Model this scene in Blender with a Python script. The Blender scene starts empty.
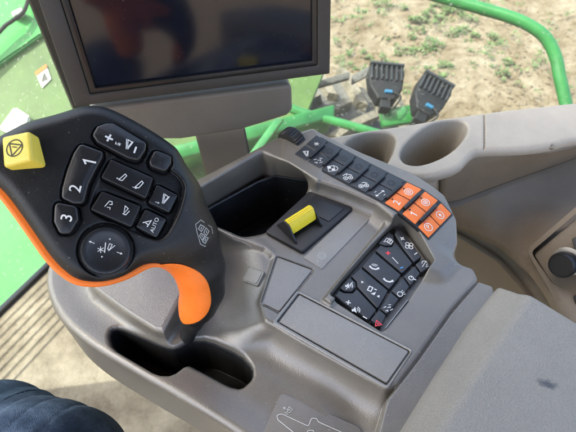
import bpy, bmesh, math, random
import numpy as np
from mathutils import Vector, Matrix

random.seed(7); rng = np.random.default_rng(7)
SC = bpy.context.scene
COL = SC.collection

# ------------------------------------------------------------------ camera
CAM_H = 0.42
FPX = 498.8                      # focal length in 576-px units
PITCH = math.radians(40)
cam_data = bpy.data.cameras.new('camera')
cam = bpy.data.objects.new('camera', cam_data); COL.objects.link(cam)
cam.location = (0, 0, CAM_H); cam.rotation_euler = (PITCH, 0, 0)
cam_data.sensor_width = 36; cam_data.lens = 36 * FPX / 576
cam_data.clip_start = 0.02; cam_data.clip_end = 200
cam_data.dof.use_dof = True; cam_data.dof.focus_distance = 0.45; cam_data.dof.aperture_fstop = 14
SC.camera = cam

# ------------------------------------------------------------------ sky and sun
SUN_EL, SUN_AZ = math.radians(58), math.radians(188)   # azimuth counter-clockwise from +x
w = bpy.data.worlds.new('World'); SC.world = w; w.use_nodes = True
nt = w.node_tree; bg = nt.nodes['Background']
sky = nt.nodes.new('ShaderNodeTexSky'); sky.sky_type = 'NISHITA'; sky.sun_disc = False
sky.sun_elevation = SUN_EL; sky.sun_rotation = math.pi / 2 - SUN_AZ
sky.dust_density = 5.0; sky.air_density = .8; sky.ozone_density = .6
nt.links.new(sky.outputs[0], bg.inputs[0]); bg.inputs[1].default_value = 0.15
sd = bpy.data.lights.new('sun', 'SUN'); sd.energy = 2.0; sd.angle = math.radians(0.5); sd.color = (1, .95, .87)
sun = bpy.data.objects.new('sun', sd); COL.objects.link(sun)
S = Vector((math.cos(SUN_EL) * math.cos(SUN_AZ), math.cos(SUN_EL) * math.sin(SUN_AZ), math.sin(SUN_EL)))
sun.rotation_euler = S.to_track_quat('Z', 'Y').to_euler(); sun.location = S * 5
SC.view_settings.view_transform = 'Standard'; SC.view_settings.look = 'None'
SC.view_settings.exposure = 2.5; SC.view_settings.gamma = 1
SC.cycles.use_denoising = True
SC.cycles.max_bounces = 8; SC.cycles.transparent_max_bounces = 12

# ------------------------------------------------------------------ geometry helpers
CC, SS = math.cos(PITCH), math.sin(PITCH)
CAMP = Vector((0, 0, CAM_H))
def ray(px, py):
    x, y = (px - 288) / FPX, -(py - 216) / FPX
    return Vector((x, y * CC + SS, y * SS - CC))
def at(px, py, z):                       # the point at height z seen at a pixel of the photograph
    r = ray(px, py); return CAMP + r * ((z - CAM_H) / r.z)
def deep(px, py, d):                     # the point at depth d
    return CAMP + ray(px, py) * d
def onp(px, py, o, n):                   # the point on the plane through o with normal n
    r = ray(px, py); return CAMP + r * ((o - CAMP).dot(n) / r.dot(n))
def P2(pts, z): return np.array([at(a, b, z)[:2] for a, b in pts])

def chaikin(p, it=2, q=.25):
    p = np.asarray(p, float)
    for _ in range(it):
        n = np.roll(p, -1, 0)
        p = np.stack([p * (1 - q) + n * q, p * q + n * (1 - q)], 1).reshape(-1, p.shape[1])
    return p

# ------------------------------------------------------------------ object helpers
def tag(o, label=None, cat=None, group=None, kind=None):
    if label: o['label'] = label
    if cat: o['category'] = cat
    if group: o['group'] = group
    if kind: o['kind'] = kind
    return o
def thing(name, loc, label, cat, group=None):
    o = bpy.data.objects.new(name, None); COL.objects.link(o); o.location = loc; o.empty_display_size = .02
    return tag(o, label, cat, group)
def link(name, me, m, parent=None, smooth=None):
    o = bpy.data.objects.new(name, me); COL.objects.link(o)
    if m is not None:
        if isinstance(m, (list, tuple)):
            for k in m: me.materials.append(k)
        else: me.materials.append(m)
    if parent is not None:
        o.parent = parent
        acc = Matrix.Identity(4); p = parent
        loc = Vector((0, 0, 0))
        while p is not None: loc += p.location; p = p.parent
        o.location = -loc
    if smooth is not None:
        for f in me.polygons: f.use_smooth = True
        if smooth < 180:
            me.set_sharp_from_angle(angle=math.radians(smooth))
    return o
def mesh_from(v, f):
    me = bpy.data.meshes.new('mesh'); me.from_pydata([tuple(a) for a in v], [], [tuple(a) for a in f]); me.update(); return me
def bm_mesh(bm):
    bmesh.ops.recalc_face_normals(bm, faces=bm.faces)
    me = bpy.data.meshes.new('mesh'); bm.to_mesh(me); bm.free(); return me

# --- signed-distance modelling: smooth moulded shapes
def sd_poly(p, x, y):
    p = np.asarray(p, float); n = len(p)
    d = np.full(np.broadcast(x, y).shape, 1e9); s = np.ones(d.shape)
    for i in range(n):
        a, b = p[i], p[i - 1]
        ex, ey = b[0] - a[0], b[1] - a[1]
        wx, wy = x - a[0], y - a[1]
        t = np.clip((wx * ex + wy * ey) / (ex * ex + ey * ey + 1e-18), 0, 1)
        bx, by = wx - ex * t, wy - ey * t
        d = np.minimum(d, bx * bx + by * by)
        c1 = y >= a[1]; c2 = y < b[1]; c3 = ex * wy > ey * wx
        fl = (c1 & c2 & c3) | (~c1 & ~c2 & ~c3)
        s = np.where(fl, -s, s)
    return s * np.sqrt(d)
class Outline:
    """a plan outline with its signed distance tabulated, so that repeated look-ups are quick"""
    def __init__(self, p, h=.0005, m=.03):
        p = np.asarray(p, float); self.p = p; self.h = h
        self.lo = p.min(0) - m; n = np.ceil((p.max(0) + m - self.lo) / h).astype(int) + 2
        x = self.lo[0] + h * np.arange(n[0]); y = self.lo[1] + h * np.arange(n[1])
        self.D = sd_poly(p, x[:, None], y[None, :]).astype(np.float64); self.n = n
    def __call__(self, x, y):
        u = (x - self.lo[0]) / self.h; v = (y - self.lo[1]) / self.h
        uc = np.clip(u, 0, self.n[0] - 1.001); vc = np.clip(v, 0, self.n[1] - 1.001)
        i = uc.astype(int); j = vc.astype(int); a = uc - i; b = vc - j
        d = (self.D[i, j] * (1 - a) + self.D[i + 1, j] * a) * (1 - b) + (self.D[i, j + 1] * (1 - a) + self.D[i + 1, j + 1] * a) * b
        return d + self.h * np.sqrt((u - uc) ** 2 + (v - vc) ** 2)
_OUT = {}
def sdp(p, x, y):
    k = id(p)
    if k not in _OUT: _OUT[k] = (Outline(p), p)
    return _OUT[k][0](x, y)
def ext(d2, z, zlo, top, r):
    dx = d2 + r; dz = np.maximum((z - top), zlo - z) + r
    return np.minimum(np.maximum(dx, dz), 0) + np.sqrt(np.maximum(dx, 0) ** 2 + np.maximum(dz, 0) ** 2) - r
def smin(a, b, k):
    h = np.maximum(k - np.abs(a - b), 0) / k
    return np.minimum(a, b) - h * h * k * .25
def rmin(a, b, r):
    u = np.maximum(r - a, 0); v = np.maximum(r - b, 0)
    return np.maximum(np.minimum(a, b), r) - np.sqrt(u * u + v * v)
def smax(a, b, k): return -smin(-a, -b, k)
def cone(x, y, z, a, b, ra, rb):
    ba = np.asarray(b) - np.asarray(a); L = ba @ ba
    t = np.clip(((x - a[0]) * ba[0] + (y - a[1]) * ba[1] + (z - a[2]) * ba[2]) / L, 0, 1)
    return np.sqrt((x - a[0] - ba[0] * t) ** 2 + (y - a[1] - ba[1] * t) ** 2 + (z - a[2] - ba[2] * t) ** 2) - (ra + (rb - ra) * t)

TET = np.array([(1, -1, -1), (-1, -1, 1), (-1, 1, -1), (1, 1, 1)], float)
def grad(f, x, y, z, e):
    G = np.zeros((len(x), 3))
    for k in TET: G += f(x + k[0] * e, y + k[1] * e, z + k[2] * e)[:, None] * k
    return G / (4 * e)
def sdf_mesh(f, lo, hi, h, newton=1):
    lo = np.array(lo); n = np.ceil((np.array(hi) - lo) / h).astype(int) + 1
    ax = [lo[i] + h * np.arange(n[i]) for i in range(3)]
    D = np.empty(n, np.float32); B = 24
    for i in range(0, n[0], B):
        for j in range(0, n[1], B):
            for k in range(0, n[2], B):
                sl = (slice(i, min(i + B, n[0])), slice(j, min(j + B, n[1])), slice(k, min(k + B, n[2])))
                X, Y, Z = ax[0][sl[0]], ax[1][sl[1]], ax[2][sl[2]]
                c = f(np.array([[[X.mean()]]]), np.array([[[Y.mean()]]]), np.array([[[Z.mean()]]]))
                c = float(np.asarray(c).ravel()[0])
                if abs(c) > B * h * 1.05: D[sl] = c
                else: D[sl] = f(X[:, None, None], Y[None, :, None], Z[None, None, :])
    s = D < 0
    m = np.array([x - 1 for x in D.shape])
    cnt = np.zeros(m, np.int8)
    def co(a, dx, dy, dz): return a[dx:dx + m[0], dy:dy + m[1], dz:dz + m[2]]
    for dx in (0, 1):
        for dy in (0, 1):
            for dz in (0, 1): cnt += co(s, dx, dy, dz)
    act = (cnt > 0) & (cnt < 8)
    ci = np.argwhere(act)
    idx = np.full(m, -1, np.int64); idx[act] = np.arange(len(ci))
    acc = np.zeros((len(ci), 3)); num = np.zeros(len(ci))
    C = [(0, 0, 0), (1, 0, 0), (0, 1, 0), (1, 1, 0), (0, 0, 1), (1, 0, 1), (0, 1, 1), (1, 1, 1)]
    dv = {c: D[ci[:, 0] + c[0], ci[:, 1] + c[1], ci[:, 2] + c[2]] for c in C}
    for a in C:
        for axn in range(3):
            if a[axn]: continue
            b = list(a); b[axn] = 1; b = tuple(b)
            da, db = dv[a], dv[b]; cr = (da < 0) != (db < 0)
            t = np.where(cr, da / np.where(cr, da - db, 1), 0)
            p = np.zeros((len(ci), 3)) + np.array(a); p[:, axn] += t
            acc += p * cr[:, None]; num += cr
    V = lo + (ci + acc / num[:, None]) * h
    F = []
    for axn in range(3):
        u, v_ = (axn + 1) % 3, (axn + 2) % 3
        a = [slice(None)] * 3; b = [slice(None)] * 3
        a[axn] = slice(0, -1); b[axn] = slice(1, None)
        sa, sb = s[tuple(a)], s[tuple(b)]
        e = np.argwhere(sa != sb)
        e = e[(e[:, u] > 0) & (e[:, v_] > 0) & (e[:, u] < m[u]) & (e[:, v_] < m[v_])]
        du, dvv = np.zeros(3, int), np.zeros(3, int); du[u] = 1; dvv[v_] = 1
        q = np.stack([idx[tuple((e - du - dvv).T)], idx[tuple((e - dvv).T)], idx[tuple(e.T)], idx[tuple((e - du).T)]], 1)
        ins = sa[tuple(e.T)]
        q[~ins] = q[~ins][:, ::-1]
        F.append(q)
    F = np.concatenate(F)
    G = None
    for it in range(newton + 1):
        x, y, z = V.T; e = h * .35
        G = grad(f, x, y, z, e)
        gl = np.linalg.norm(G, axis=1)[:, None] + 1e-9
        if it < newton:
            d = f(x, y, z)
            step = np.clip(d / np.maximum(gl[:, 0], .5), -.6 * h, .6 * h)
            V = V - G / gl * step[:, None]
    G = G / gl
    me = bpy.data.meshes.new('mesh')
    me.vertices.add(len(V)); me.vertices.foreach_set('co', V.astype(np.float32).ravel())
    me.loops.add(F.size); me.loops.foreach_set('vertex_index', F.astype(np.int32).ravel())
    me.polygons.add(len(F)); me.polygons.foreach_set('loop_start', np.arange(0, F.size, 4, dtype=np.int32))
    me.polygons.foreach_set('use_smooth', np.ones(len(F), bool))
    me.update(calc_edges=True); me.validate()
    me.normals_split_custom_set_from_vertices(G.astype(np.float32))
    return me

# --- moulded keys and plates: outline on a plane, rings with a rounded edge
def frame(pts):
    c = sum(pts, Vector()) / len(pts); n = Vector()
    for i in range(len(pts)): n += (pts[i - 1] - c).cross(pts[i] - c)
    n.normalize()
    if n.dot(CAMP - c) < 0: n = -n
    ex = (pts[1] - pts[0]); ex = (ex - n * ex.dot(n)).normalized()
    return c, ex, n.cross(ex), n
def round2(p, r, seg=5):
    p = np.asarray(p, float); out = []
    N = len(p)
    for i in range(N):
        a, b, c = p[i - 1], p[i], p[(i + 1) % N]
        d1, d2 = a - b, c - b; l1, l2 = np.linalg.norm(d1), np.linalg.norm(d2)
        d1 /= l1; d2 /= l2
        ang = math.acos(max(-1, min(1, d1 @ d2)))
        t = min(r / max(math.tan(ang / 2), .05), .45 * l1, .45 * l2)
        for k in range(seg + 1):
            s = k / seg
            out.append((1 - s) ** 2 * (b + d1 * t) + 2 * s * (1 - s) * b + s * s * (b + d2 * t))
    return np.array(out)
def offset2(p, d):
    a, c = np.roll(p, 1, 0), np.roll(p, -1, 0)
    area = np.sum(p[:, 0] * c[:, 1] - c[:, 0] * p[:, 1])
    t = c - a; t /= np.linalg.norm(t, axis=1)[:, None] + 1e-12
    nrm = np.stack([-t[:, 1], t[:, 0]], 1) * (1 if area > 0 else -1)
    return p + nrm * d
def pad(name, pts, depth, height, bevel, m, parent, r=.002, dome=0, ctr=None, smooth=50, tilt=None):
    """plate or key: rounded outline pts (3-D), going depth below its plane and height above it"""
    c, ex, ey, n = ctr if ctr else frame(pts)
    q = np.array([((p - c).dot(ex), (p - c).dot(ey)) for p in pts])
    q = round2(q, r) if r > 0 else q
    rings = [(q, -depth)]
    for k in range(5):
        a = k / 4 * math.pi / 2
        rings.append((offset2(q, bevel * (1 - math.cos(a))), height - bevel * (1 - math.sin(a))))
    if dome:
        last = offset2(q, bevel); cen = last.mean(0)
        for s in (.8, .55, .3):
            rings.append((cen + (last - cen) * s, height + dome * (1 - s * s)))
    V, F = [], []; N = len(q)
    for rp, hh in rings:
        for a in rp: V.append(c + ex * a[0] + ey * a[1] + n * hh)
    for i in range(len(rings) - 1):
        for j in range(N):
            k = (j + 1) % N
            F.append((i * N + j, i * N + k, (i + 1) * N + k, (i + 1) * N + j))
    F.append(tuple(range((len(rings) - 1) * N, len(rings) * N))); F.append(tuple(reversed(range(N))))
    bm = bmesh.new(); vs = [bm.verts.new(v) for v in V]
    for f in F:
        bm.faces.new([vs[i] for i in f])
    o = link(name, bm_mesh(bm), m, parent, smooth)
    return o, (c, ex, ey, n, height + dome)

# --- printed legends: thin raised ink shapes lying on a surface
def ink(name, c, ex, ey, n, size, shapes, m, parent, wd=.13, lift=.00012):
    V, F = [], []; lay = [0]
    def P(a, b): return c + ex * (a * size) + ey * (b * size) + n * (lift + lay[0] * .00001)
    for s in shapes:
        kind = s[0]; lay[0] += 1
        if kind == 'l':
            pts = np.array(s[1], float); ww = (s[2] if len(s) > 2 else wd) / 2
            if len(pts) > 2 and np.allclose(pts[0], pts[-1]): closed = True; pts = pts[:-1]
            else: closed = False
            N = len(pts); base = len(V)
            for i in range(N):
                pv = pts[i - 1] if (i > 0 or closed) else pts[i]; nx = pts[(i + 1) % N] if (i < N - 1 or closed) else pts[i]
                d1 = pts[i] - pv; d2 = nx - pts[i]
                l1, l2 = np.linalg.norm(d1), np.linalg.norm(d2)
                d1 = d1 / l1 if l1 > 0 else d2 / l2; d2 = d2 / l2 if l2 > 0 else d1
                n1 = np.array([-d1[1], d1[0]]); n2 = np.array([-d2[1], d2[0]])
                mm = n1 + n2; ml = np.linalg.norm(mm); mm = mm / ml if ml > .2 else n1
                k = ww / max(mm @ n1, .45)
                V.append(P(*(pts[i] + mm * k))); V.append(P(*(pts[i] - mm * k)))
            for i in range(N if closed else N - 1):
                a, b = base + 2 * i, base + 2 * ((i + 1) % N)
                F.append((a, a + 1, b + 1, b))
        elif kind == 'p':
            base = len(V); V += [P(*a) for a in s[1]]; F.append(tuple(range(base, len(V))))
        elif kind == 'd':
            base = len(V); V += [P(s[1] + s[3] * math.cos(t), s[2] + s[3] * math.sin(t)) for t in np.linspace(0, 2 * math.pi, 17)[:-1]]; F.append(tuple(range(base, len(V))))
        elif kind == 'c':
            t0, t1 = (s[4], s[5]) if len(s) > 4 else (0, 2 * math.pi)
            sub = [(s[1] + s[3] * math.cos(t), s[2] + s[3] * math.sin(t)) for t in np.linspace(t0, t1, 25)]
            pts = np.array(sub); base = len(V); ww = wd / 2
            for t, p_ in zip(np.linspace(t0, t1, 25), sub):
                for e in (s[3] + ww, s[3] - ww): V.append(P(s[1] + e * math.cos(t), s[2] + e * math.sin(t)))
            for i in range(24): a = base + 2 * i; F.append((a, a + 1, a + 3, a + 2))
        elif kind == 't':
            cu = bpy.data.curves.new('t', 'FONT'); cu.body = s[1]; cu.align_x = 'CENTER'; cu.align_y = 'CENTER'; cu.size = s[4] if len(s) > 4 else 2
            cu.offset = .004 * cu.size
            ob = bpy.data.objects.new('t', cu); COL.objects.link(ob)
            dg = bpy.context.evaluated_depsgraph_get(); dg.update()
            me = bpy.data.meshes.new_from_object(ob.evaluated_get(dg))
            base = len(V); V += [P(v.co.x + s[2], v.co.y + s[3]) for v in me.vertices]
            F += [tuple(base + i for i in f.vertices) for f in me.polygons]
            bpy.data.objects.remove(ob); bpy.data.curves.remove(cu); bpy.data.meshes.remove(me)
    bm = bmesh.new(); vs = [bm.verts.new(v) for v in V]
    for f in F:
        try: bm.faces.new([vs[i] for i in f])
        except ValueError: pass
    for f in bm.faces:
        f.normal_update()
        if f.normal.dot(n) < 0: f.normal_flip()
    me = bpy.data.meshes.new('mesh'); bm.to_mesh(me); bm.free()
    return link(name, me, m, parent)
def ink_px(name, px, dirpx, size, shapes, m, parent, fr, wd=.13, flat=None):
    """legend centred at pixel px of the photograph on the key frame fr, its x axis along pixel direction dirpx"""
    c, ex, ey, n, h = fr
    o = c + n * h
    p0 = onp(px[0], px[1], o, n); p1 = onp(px[0] + dirpx[0], px[1] + dirpx[1], o, n)
    x = (p1 - p0).normalized(); y = n.cross(x)
    return ink(name, p0, x, y, n, size, shapes, m, parent, wd)

def tube(name, pts, rad, m, parent=None, seg=14, smoothpts=True, caps=True):
    pts = [Vector(p) for p in pts]
    if smoothpts and len(pts) > 2:
        q = []
        for i in range(len(pts) - 1):
            p0 = pts[max(i - 1, 0)]; p1 = pts[i]; p2 = pts[i + 1]; p3 = pts[min(i + 2, len(pts) - 1)]
            for k in range(6):
                t = k / 6
                q.append(.5 * ((2 * p1) + (p2 - p0) * t + (2 * p0 - 5 * p1 + 4 * p2 - p3) * t * t + (3 * p1 - p0 - 3 * p2 + p3) * t ** 3))
        pts = q + [pts[-1]]
    rads = rad if isinstance(rad, (list, tuple)) else [rad] * len(pts)
    if len(rads) != len(pts): rads = list(np.interp(np.linspace(0, 1, len(pts)), np.linspace(0, 1, len(rads)), rads))
    V, F = [], []; t0 = (pts[1] - pts[0]).normalized(); u = t0.orthogonal().normalized()
    for i, p in enumerate(pts):
        t = (pts[min(i + 1, len(pts) - 1)] - pts[max(i - 1, 0)]).normalized()
        u = (u - t * u.dot(t)).normalized(); v = t.cross(u)
        for k in range(seg):
            a = 2 * math.pi * k / seg; V.append(p + (u * math.cos(a) + v * math.sin(a)) * rads[i])
    for i in range(len(pts) - 1):
        for k in range(seg):
            l = (k + 1) % seg; F.append((i * seg + k, i * seg + l, (i + 1) * seg + l, (i + 1) * seg + k))
    if caps: F.append(tuple(reversed(range(seg)))); F.append(tuple(range((len(pts) - 1) * seg, len(pts) * seg)))
    return link(name, mesh_from(V, F), m, parent, 60)

def hull_box(bm, corners8, bev=0):
    """box given by 4 bottom and 4 top corners"""
    vs = [bm.verts.new(v) for v in corners8]
    fs = [(0, 1, 2, 3), (7, 6, 5, 4)] + [(i, 4 + i, 4 + (i + 1) % 4, (i + 1) % 4) for i in range(4)]
    for f in fs: bm.faces.new([vs[i] for i in f])
    return vs
def box_mesh(o, ax, ay, az, bev=0.0, seg=2):
    bm = bmesh.new()
    o = Vector(o); ax = Vector(ax); ay = Vector(ay); az = Vector(az)
    hull_box(bm, [o, o + ax, o + ax + ay, o + ay, o + az, o + ax + az, o + ax + ay + az, o + ay + az])
    bmesh.ops.recalc_face_normals(bm, faces=bm.faces)
    if bev: bmesh.ops.bevel(bm, geom=list(bm.edges), offset=bev, segments=seg, affect='EDGES', profile=.5)
    return bm_mesh(bm)
def lathe(name, o, axis, prof, m, parent=None, seg=40, ridges=None):
    axis = Vector(axis).normalized(); u = axis.orthogonal().normalized(); v = axis.cross(u)
    V, F = [], []
    for ri, (r, h) in enumerate(prof):
        for k in range(seg):
            a = 2 * math.pi * k / seg; rr = r
            if ridges and ridges[0] <= ri <= ridges[1] and k % 2: rr = r - ridges[2]
            V.append(Vector(o) + axis * h + (u * math.cos(a) + v * math.sin(a)) * rr)
    for i in range(len(prof) - 1):
        for k in range(seg):
            l = (k + 1) % seg; F.append((i * seg + k, i * seg + l, (i + 1) * seg + l, (i + 1) * seg + k))
    F.append(tuple(reversed(range(seg)))); F.append(tuple(range((len(prof) - 1) * seg, len(prof) * seg)))
    bm = bmesh.new(); vs = [bm.verts.new(x) for x in V]
    for f in F: bm.faces.new([vs[i] for i in f])
    return link(name, bm_mesh(bm), m, parent, 40)

# ------------------------------------------------------------------ materials
def lin(c):
    return tuple(((x / 255) / 12.92 if x / 255 <= .04045 else (((x / 255) + .055) / 1.055) ** 2.4) for x in c) + (1,)
def mat(name, col, rough=.5, spec=.5, grain=0, gscale=900, var=.12, vscale=18, metal=0, coat=0, specks=0, speck_col=(.5, .47, .42, 1), sscale=500, rvar=.08, gdist=.0006, fine=.06):
    m = bpy.data.materials.new(name); m.use_nodes = True; t = m.node_tree; b = t.nodes['Principled BSDF']
    col = tuple(col) if len(col) == 4 else tuple(col) + (1,)
    tc = t.nodes.new('ShaderNodeTexCoord')
    n1 = t.nodes.new('ShaderNodeTexNoise'); n1.inputs['Scale'].default_value = vscale; n1.inputs['Detail'].default_value = 6; n1.inputs['Roughness'].default_value = .65
    t.links.new(tc.outputs['Object'], n1.inputs['Vector'])
    mx = t.nodes.new('ShaderNodeMix'); mx.data_type = 'RGBA'
    mx.inputs['A'].default_value = tuple(max(0, c * (1 - var)) for c in col[:3]) + (1,)
    mx.inputs['B'].default_value = tuple(c * (1 + var) for c in col[:3]) + (1,)
    rmp = t.nodes.new('ShaderNodeMapRange'); rmp.inputs['From Min'].default_value = .3; rmp.inputs['From Max'].default_value = .7
    t.links.new(n1.outputs['Fac'], rmp.inputs['Value'])
    t.links.new(rmp.outputs[0], mx.inputs['Factor'])
    out = mx.outputs['Result']
    if grain and fine:
        nf = t.nodes.new('ShaderNodeTexNoise'); nf.inputs['Scale'].default_value = gscale; nf.inputs['Detail'].default_value = 3
        t.links.new(tc.outputs['Object'], nf.inputs['Vector'])
        rf = t.nodes.new('ShaderNodeMapRange'); rf.inputs['From Min'].default_value = .35; rf.inputs['From Max'].default_value = .65; rf.inputs['To Min'].default_value = 1 - fine; rf.inputs['To Max'].default_value = 1 + fine
        t.links.new(nf.outputs['Fac'], rf.inputs['Value'])
        mf = t.nodes.new('ShaderNodeVectorMath'); mf.operation = 'SCALE'; t.links.new(out, mf.inputs[0]); t.links.new(rf.outputs[0], mf.inputs['Scale']); out = mf.outputs[0]
    if specks:
        vn = t.nodes.new('ShaderNodeTexNoise'); vn.inputs['Scale'].default_value = sscale; vn.inputs['Detail'].default_value = 2
        t.links.new(tc.outputs['Object'], vn.inputs['Vector'])
        r2 = t.nodes.new('ShaderNodeMapRange'); r2.inputs['From Min'].default_value = .70; r2.inputs['From Max'].default_value = .76; r2.inputs['To Max'].default_value = specks
        t.links.new(vn.outputs['Fac'], r2.inputs['Value'])
        m2 = t.nodes.new('ShaderNodeMix'); m2.data_type = 'RGBA'; m2.inputs['B'].default_value = speck_col
        t.links.new(r2.outputs[0], m2.inputs['Factor']); t.links.new(out, m2.inputs['A']); out = m2.outputs['Result']
    t.links.new(out, b.inputs['Base Color'])
    r3 = t.nodes.new('ShaderNodeMapRange'); r3.inputs['To Min'].default_value = max(.03, rough - rvar); r3.inputs['To Max'].default_value = min(1, rough + rvar)
    t.links.new(n1.outputs['Fac'], r3.inputs['Value']); t.links.new(r3.outputs[0], b.inputs['Roughness'])
    b.inputs['Specular IOR Level'].default_value = spec; b.inputs['Metallic'].default_value = metal; b.inputs['Coat Weight'].default_value = coat
    if grain:
        n2 = t.nodes.new('ShaderNodeTexNoise'); n2.inputs['Scale'].default_value = gscale; n2.inputs['Detail'].default_value = 3
        t.links.new(tc.outputs['Object'], n2.inputs['Vector'])
        bp = t.nodes.new('ShaderNodeBump'); bp.inputs['Strength'].default_value = grain; bp.inputs['Distance'].default_value = gdist
        t.links.new(n2.outputs['Fac'], bp.inputs['Height']); t.links.new(bp.outputs[0], b.inputs['Normal'])
    return m
M = {}
M['shell'] = mat('olive_grey_plastic', (.142, .127, .105), .33, 1.0, .4, 950, .15, specks=.4, sscale=420, gdist=.0006, fine=.05, rvar=.11)
M['flap'] = mat('flap_plastic', (.225, .211, .19), .38, .9, .5, 900, .08, specks=.25, sscale=420, gdist=.0006, fine=.06)
M['armpad'] = mat('armrest_vinyl', (.258, .236, .204), .40, .5, .8, 760, .06, gdist=.0011, fine=.06, specks=.1, sscale=260)
M['boss'] = mat('boot_vinyl', (.165, .152, .145), .42, .7, .9, 800, .06, gdist=.0010, fine=.06)
M['black'] = mat('black_plastic', (.012, .012, .013), .42, .5, .25, 1200, .3, specks=.10, sscale=600)
M['liner'] = mat('black_rubber', (.016, .018, .021), .32, .6, .2, 500, .4, vscale=40, specks=.3, sscale=200)
M['grip'] = mat('grip_soft_black', (.0075, .0075, .008), .44, .40, .35, 1000, .35, vscale=30, specks=.2, sscale=420, gdist=.0005, rvar=.12)
M['key'] = mat('key_black', (.013, .0135, .015), .34, .5, .15, 1500, .2, specks=.12, sscale=700)
M['key2'] = mat('key_charcoal', (.026, .029, .035), .38, .5, .2, 1500, .2, specks=.18, sscale=700)
M['okey'] = mat('orange_key', (.72, .17, .035), .48, .4, .2, 1200, .08, gdist=.0003, specks=.12, sscale=600)
M['orange'] = mat('orange_rubber', (.88, .19, .02), .42, .4, .3, 900, .07, gdist=.0004, specks=.15, sscale=380, speck_col=(.35, .09, .02, 1))
M['yellow'] = mat('yellow_plastic', (.72, .56, .07), .42, .5, .15, 1200, .06, specks=.15, speck_col=(.2, .15, .03, 1))
M['yellow2'] = mat('yellow_switch', (.86, .66, .03), .40, .5, .25, 900, .08, gdist=.0004, specks=.12, speck_col=(.3, .22, .03, 1))
M['white'] = mat('white_ink', (.64, .64, .62), .5, .3, 0, var=.12, vscale=60)
M['grey_ink'] = mat('grey_ink', (.42, .42, .40), .5, .3, 0, var=.05)
M['red'] = mat('red_ink', (.75, .06, .08), .5, .3, 0, var=.05)
M['blue'] = mat('blue_ink', (.06, .35, .80), .5, .3, 0, var=.05)
M['dark_ink'] = mat('dark_ink', (.03, .028, .01), .5, .3, 0, var=.05)
M['bezel'] = mat('monitor_bezel', (.040, .036, .031), .48, .45, .3, 1300, .08, specks=.1)
M['bezel_lip'] = mat('monitor_lip', (.012, .012, .012), .30, .5, 0)
M['screen'] = mat('screen_glass', (.006, .008, .015), .12, .55, 0, rvar=.04, specks=.05, sscale=260)
M['mount'] = mat('mount_plastic', (.17, .147, .118), .45, .45, .3, 1200, .08)
M['trim'] = mat('cab_trim_taupe', (.150, .120, .085), .48, .4, .5, 800, .10, specks=.2, gdist=.0006)
M['beige'] = mat('cab_trim_beige', (.315, .285, .235), .42, .4, .5, 800, .10, specks=.3, gdist=.0006)
M['metal'] = mat('steel', (.32, .31, .29), .42, .5, 0, metal=1)
M['green'] = mat('green_paint', (.020, .125, .030), .36, .5, 0, var=.28, vscale=12, coat=.15, specks=.4, sscale=70, speck_col=(.40, .36, .27, 1))
M['green_dusty'] = mat('dusty_green_paint', (.055, .100, .022), .55, .5, 0, var=.25, vscale=9, specks=.7, sscale=90, speck_col=(.38, .42, .28, 1))
M['lamp_fin'] = mat('lamp_fin_dusty', (.022, .024, .028), .65, .2, 0, var=.3)
M['blue_plug'] = mat('blue_plug', (.015, .09, .17), .6, .3, 0, var=.15)
M['lamp'] = mat('lamp_black', (.009, .0095, .011), .6, .2, 0, var=.4, specks=.2, sscale=90, speck_col=(.12, .11, .09, 1))
M['tyre'] = mat('tyre_dusty', (.145, .128, .10), .85, .2, .8, 60, .35, vscale=14, gdist=.01)
M['greydust'] = mat('dusty_grey', (.085, .083, .078), .75, .3, .6, 80, .4, vscale=10, gdist=.01)
M['green_bright'] = mat('bright_green_paint', (.028, .205, .040), .4, .5, 0, var=.18, vscale=5, specks=.35, sscale=60, speck_col=(.40, .42, .30, 1))
M['decal'] = mat('decal_white', (.46, .47, .40), .5, .3, 0, var=.15)
M['decal_orange'] = mat('decal_orange', (.55, .13, .03), .5, .3, 0, var=.1)
M['roof'] = mat('headliner', (.05, .05, .052), .8, .3, 0)
M['stain'] = mat('grease_stain', (.085, .09, .105), .5, .5, .6, 420, .3, gdist=.002)
M['jar'] = mat('rubber_boot', (.012, .012, .012), .55, .4, 0)

# soil, floor, denim, glass need their own nodes
def nodes(name):
    m = bpy.data.materials.new(name); m.use_nodes = True; t = m.node_tree
    return m, t, t.nodes['Principled BSDF'], t.nodes.new('ShaderNodeTexCoord')
def noise(t, vec, sc, det=6, ro=.6):
    n = t.nodes.new('ShaderNodeTexNoise'); n.inputs['Scale'].default_value = sc; n.inputs['Detail'].default_value = det; n.inputs['Roughness'].default_value = ro
    t.links.new(vec, n.inputs['Vector']); return n.outputs['Fac']
def ramp(t, fac, stops):
    r = t.nodes.new('ShaderNodeValToRGB'); e = r.color_ramp.elements
    while len(e) < len(stops): e.new(.5)
    for k, (p, c) in zip(e, stops): k.position = p; k.color = tuple(c) + (1,) if len(c) == 3 else c
    t.links.new(fac, r.inputs[0]); return r.outputs[0]
def bump(t, b, h, st, dist):
    bp = t.nodes.new('ShaderNodeBump'); bp.inputs['Strength'].default_value = st; bp.inputs['Distance'].default_value = dist
    t.links.new(h, bp.inputs['Height']); t.links.new(bp.outputs[0], b.inputs['Normal'])
m, t, b, tc = nodes('dry_soil'); M['soil'] = m
f1 = noise(t, tc.outputs['Object'], 3.2, 14, .78)
t.links.new(ramp(t, f1, [(.28, (.20, .14, .085)), (.43, (.36, .28, .18)), (.54, (.48, .39, .275)), (.66, (.62, .53, .40))]), b.inputs['Base Color'])
bump(t, b, noise(t, tc.outputs['Object'], 9, 14, .8), 1.0, .22); b.inputs['Roughness'].default_value = .95; b.inputs['Specular IOR Level'].default_value = .1
m, t, b, tc = nodes('floor_mat'); M['floor'] = m
f1 = noise(t, tc.outputs['Object'], 9, 10, .7)
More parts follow.
